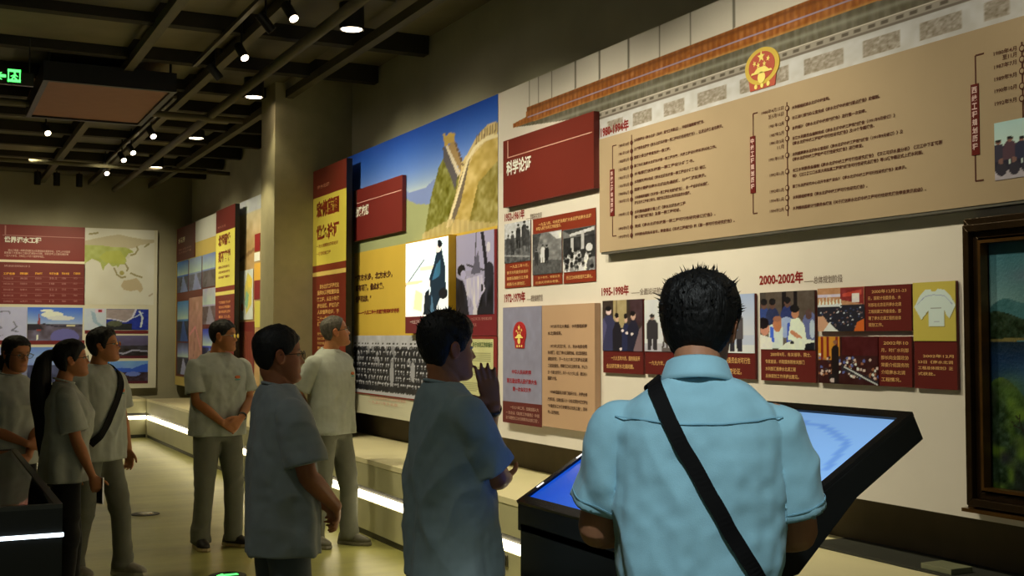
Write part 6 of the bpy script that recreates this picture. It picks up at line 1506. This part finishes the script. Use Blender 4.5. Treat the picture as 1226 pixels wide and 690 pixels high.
for sd in ('l', 'r'):
    q, d_, r_ = PA['ends'][sd]; u_ = np.cross(d_, (0, 1, .2)); u_ /= np.linalg.norm(u_); v_ = np.cross(d_, u_)
    P_ = [q - d_ * .022 + (u_ * math.cos(t) + v_ * math.sin(t)) * r_ * 1.03 for t in np.linspace(0, 2 * np.pi, 25)]
    V, F = ribbon('sleeve_hem', PA['shirt'], P_, .003, None, off=.002, thick=.0012, per=3); mesh_obj('sleeve_hem', V, F, MATS['blue_seam'], PA['shirt'])
A = np.linspace(0, 2 * np.pi, 48, endpoint=False)
def bring(k, z): return np.stack([np.cos(A) * .172 * k * s, np.sin(A) * .121 * k * s, np.full(48, z * s)], 1)
V, F = ring_loft([bring(.95, .945), bring(1.0, .948), bring(1.0, .982), bring(.95, .985)], cap=False); mesh_obj('belt', V, F, pmat('black_leather', lin((16, 15, 15)), .4), PA['root'], smooth=True)
def strap(P, name, pts, wd, label, cat='bag strap', off=.007):
    V, F = ribbon(name, P['shirt'], pts, wd, None, off=off, thick=.004, per=10); r = P['root']
    rz = r.rotation_euler[2]; M = Matrix.Translation(Vector(r.location)) @ Matrix.Rotation(rz, 4, 'Z'); W = xf(V, M)
    o_ = W.mean(0); o = mesh_obj(name, W - o_, F, m_strap); o.location = o_; tag(o, label, cat); return o
strap(PA, 'crossbody_strap', [(-.09 * s, .07, 1.41 * s), (-.095 * s, .0, 1.46 * s), (-.085 * s, -.09, 1.42 * s), (-.045 * s, -.15, 1.33 * s), (.02 * s, -.17, 1.22 * s), (.085 * s, -.16, 1.11 * s), (.14 * s, -.11, 1.02 * s), (.175 * s, -.03, .97 * s)], .034, 'black strap crossing the back of the pale blue shirt', off=.008)

# ---- man with a hand at his chin
PB = person(gp(541, 4.08), RAD(92), 1.665, (160, 104, 70), head=(RAD(-2), RAD(2), 0), neck_fwd=-.005,
    arms={'l': dict(wr=(-.01, .170, 1.375), d=(.03, -.30, 1), n=(1, -.2, -.05), pole=(-.15, .75, -.8), curl=(.12, .15, .2, .3), thumb=(.55, .85, .1), tcurl=.15, spread=.8), 'r': dict(wr=(-.06, .24, 1.10), d=(-1, .15, .05), n=(0, -.2, 1), pole=(.9, -.1, -.9), curl=(.5, .55, .6, .6))},
    trousers=BLKT, hem=.775, feet=((-.12, .0, -.1), (.12, .02, .1)), vox=.005, seed=5, bulk=1.02, depth=1.08, fold=1.25, sleeve=.86, sleeve_r=1.08, lean=-.04, logo=False,
    hair=dict(thick=.017, hairline=.060, nape=-.078, tuft=.003, side_z=-.012, top=.006, tufts=350), hairc=(16, 15, 15), tee=teem('blue_grey_tee_cloth', (138, 156, 160)),
    label='person in a blue-grey tee, hand at the chin, black wristband, beside the console')
watch(PB, 'l')

# ---- near man with glasses, hands clasped low
PD = person(gp(338, 4.62), RAD(90), 1.63, (158, 100, 68), head=(RAD(6), RAD(2), 0), neck_fwd=-.02,
    arms={'r': dict(wr=(.10, .205, .955), d=(-.75, .35, -.55), n=(-.5, -.7, -.1), pole=(.9, -.8, 0), curl=(.45, .5, .55, .6)), 'l': dict(wr=(-.04, .21, .94), d=(.75, .25, -.5), n=(.1, -1, -.2), pole=(-.6, -1, -.1), curl=(.5, .55, .6, .6))},
    trousers=DKT, hem=.775, feet=((-.12, -.02, -.1), (.12, .02, .12)), vox=.005, seed=9, bulk=1.0, depth=1.02, fold=1.2, sleeve=.84, sleeve_r=1.1, logo=False,
    hair=dict(thick=.013, hairline=.058, nape=-.07, tuft=.002, side_z=-.0, tufts=0), hairc=(20, 20, 22), specs=True, tee=teem('soft_grey_tee_cloth', (142, 150, 152)),
    label='person in glasses and loose grey tee, hands clasped low, nearest in the aisle')

# ---- man with a watch, hands clasped, at the column
PE = person(gp(262, 8.8), RAD(166), 1.715, (170, 112, 72), head=(RAD(-42), RAD(2), 0),
    arms={'r': dict(wr=(.06, .19, .945), d=(-.85, .25, -.45), n=(-.1, -1, -.1), pole=(.8, -.6, -.3), curl=(.45, .5, .55, .6)), 'l': dict(wr=(-.09, .20, .975), d=(.75, .25, -.6), n=(.1, -1, -.1), pole=(-.8, -.6, -.3), curl=(.5, .55, .6, .6))},
    hem=.84, feet=((-.13, .02, -.35), (.12, -.03, .2)), vox=.007, seed=13, bulk=1.08, sleeve=.80, sleeve_r=1.08, fold=1.1,
    hair=dict(thick=.013, hairline=.058, nape=-.06, tuft=.002, side_z=.0), hairc=(22, 20, 20), specs=pmat('thin_steel_rim', lin((120, 112, 100)), .3, .6), shoe=((34, 30, 28), (176, 160, 120)),
    label='person in a grey tee, black watch and clasped hands, standing before the far boards')
watch(PE, 'l')

# ---- older man with hands behind his back
PC = person(gp(398, 8.9), RAD(146), 1.745, (168, 112, 76), head=(RAD(-44), RAD(14), 0),
    arms={'r': dict(wr=(.05, -.17, .95), d=(-.9, -.1, -.3), n=(0, -1, 0), pole=(1, -.5, 0), curl=(.5, .5, .6, .6)), 'l': dict(wr=(-.04, -.18, .93), d=(.9, -.1, -.3), n=(0, -1, 0), pole=(-1, -.5, 0), curl=(.5, .5, .6, .6))},
    hem=.83, feet=((-.10, .10, -.1), (.12, -.06, .25)), vox=.007, seed=17, bulk=1.0, sleeve=.84, sleeve_r=1.12, fold=1.1,
    hair=dict(thick=.010, hairline=.074, nape=-.06, tuft=.002, side_z=.002), hairc=(78, 74, 68), specs=True, shoe=((96, 94, 84), (120, 116, 104)),
    label='grey-haired person in a grey tee looking up, hands behind the back')

# ---- person with glasses and a cross strap
PF = person(gp(120, 7.75), RAD(140), 1.64, (176, 118, 80), head=(RAD(-26), RAD(10), 0),
    arms={'r': dn(1, .02), 'l': dn(-1, .05, wr=(-.245, .06, .79))}, hem=.80, feet=((-.10, .14, -.1), (.10, -.10, .1)), vox=.007, seed=21, bulk=.98, sleeve=.82, sleeve_r=1.1, fold=1.1,
    hair=dict(thick=.020, hairline=.062, nape=-.085, tuft=.003, side_z=-.02, ear_cover=False), hairc=(16, 15, 16), specs=True, shoe=((150, 146, 134), (190, 186, 170)),
    label='short-haired person in glasses and grey tee with a black cross strap')
s_ = PF['s']
strap(PF, 'crossbody_strap', [(-.10 * s_, -.08, 1.40 * s_), (-.105 * s_, -.01, 1.45 * s_), (-.10 * s_, .08, 1.38 * s_), (-.05 * s_, .13, 1.27 * s_), (.03 * s_, .15, 1.14 * s_), (.10 * s_, .14, 1.02 * s_), (.17 * s_, .08, .92 * s_)], .05, 'black strap across the chest of the short-haired person in glasses')

# ---- woman with the long ponytail
PG = person(gp(80, 6.7), RAD(92), 1.565, (178, 118, 78), head=(RAD(6), RAD(8), 0), female=True,
    arms={'r': dict(wr=(.19, .15, .86), d=(0, .35, -1), n=(-1, .1, 0), pole=(.3, -1, 0), curl=(.6, .7, .75, .8)), 'l': dn(-1, .02)}, hem=.83, bulk=1.10, depth=1.15, trousers=BLKT,
    feet=((-.09, .04, 0), (.10, -.02, .1)), vox=.006, seed=25, sleeve=.84, sleeve_r=1.28, fold=1.2, logo=False, hair=dict(thick=.018, hairline=.056, nape=-.09, tuft=.0015, side_z=-.015, ear_cover=False, vol=1.15), hairc=(14, 12, 12), specs=True,
    label='person with a very long black ponytail and grey tee, standing behind the showcase')
s_ = PG['s']; hp = PG['H'] @ Vector((0, -.115, .035))
V, F = tube([tuple(PG['H'] @ Vector((0, -.085, .04))), (hp.x, hp.y - .025, hp.z + .005), (hp.x, hp.y - .055, hp.z - .06), (hp.x + .005, hp.y - .062, hp.z - .20), (hp.x, hp.y - .045, hp.z - .38), (hp.x, hp.y - .035, hp.z - .54), (hp.x, hp.y - .03, hp.z - .64)], [.03, .034, .052, .058, .05, .036, .012], 40, m=12)
V = np.array(V); V += np.stack([vnoise(np.stack([V[:, 0] * 90, V[:, 1] * 90, V[:, 2] * 5], 1), 3) * .006, vnoise(np.stack([V[:, 0] * 90, V[:, 1] * 90, V[:, 2] * 5], 1), 4) * .006, np.zeros(len(V))], 1)
pt = mesh_obj('ponytail', V, F, hairm((14, 12, 12)), PG['hair'], smooth=True)
V, F = tube([tuple(PG['H'] @ Vector((0, -.105, .04))), (hp.x, hp.y - .02, hp.z + .006)], [.031, .031], 16, smooth=False); mesh_obj('hair_tie', V, F, m_black, PG['hair'], smooth=True)
# phone in her hand
sh, el, wr = PG['arms']['r']; r = PG['root']; M = Matrix.Translation(Vector(r.location)) @ Matrix.Rotation(r.rotation_euler[2], 4, 'Z')
c_ = M @ Vector((wr[0] - .018, wr[1] + .045, wr[2] - .085))
ph = empty('mobile_phone', c_, rz=-RAD(70), label='pale mobile phone held low by the ponytailed person', cat='phone')
mesh_obj('phone_body', *(lambda g: (g.arr(), g.F))(Geo().box(-.036, .036, -.004, .004, -.075, .075)), pmat('phone_silver', lin((190, 188, 196)), .3, .5), ph)
mesh_obj('phone_screen', *(lambda g: (g.arr(), g.F))(Geo().box(-.033, .033, -.0052, -.0042, -.07, .07)), pmat('phone_glass', lin((30, 30, 36)), .1), ph)

# ---- woman at the far left
PH = person(gp(14, 7.15), RAD(158), 1.60, (178, 118, 80), head=(RAD(-10), RAD(-6), 0), female=True,
    arms={'r': dict(wr=(-.02, .20, 1.00), d=(-1, .1, -.15), n=(0, -1, 0), pole=(.8, -.5, -.6), curl=(.4, .45, .5, .5)), 'l': dict(wr=(-.03, .20, .92), d=(.75, .15, -.6), n=(0, -1, 0), pole=(-.9, -.5, -.5), curl=(.5, .5, .6, .6))},
    hem=.86, bulk=1.06, depth=1.05, trousers=BLKT, feet=((-.09, .02, -.1), (.09, .0, .1)), vox=.006, seed=29, sleeve=.78, sleeve_r=1.15, logo=False,
    hair=dict(thick=.013, hairline=.064, nape=-.085, tuft=.0012, side_z=-.03, ear_cover=True), hairc=(15, 13, 13), specs=True,
    label='person with tied-back hair and glasses, arms folded low, at the left edge behind the showcase')
hp = PH['H'] @ Vector((0, -.10, -.03)); V, F = tube([tuple(hp), (hp.x, hp.y - .03, hp.z - .02), (hp.x, hp.y - .035, hp.z - .10), (hp.x, hp.y - .025, hp.z - .20)], [.03, .038, .034, .012], 24, m=8); mesh_obj('ponytail', V, F, hairm((15, 13, 13)), PH['hair'], smooth=True)
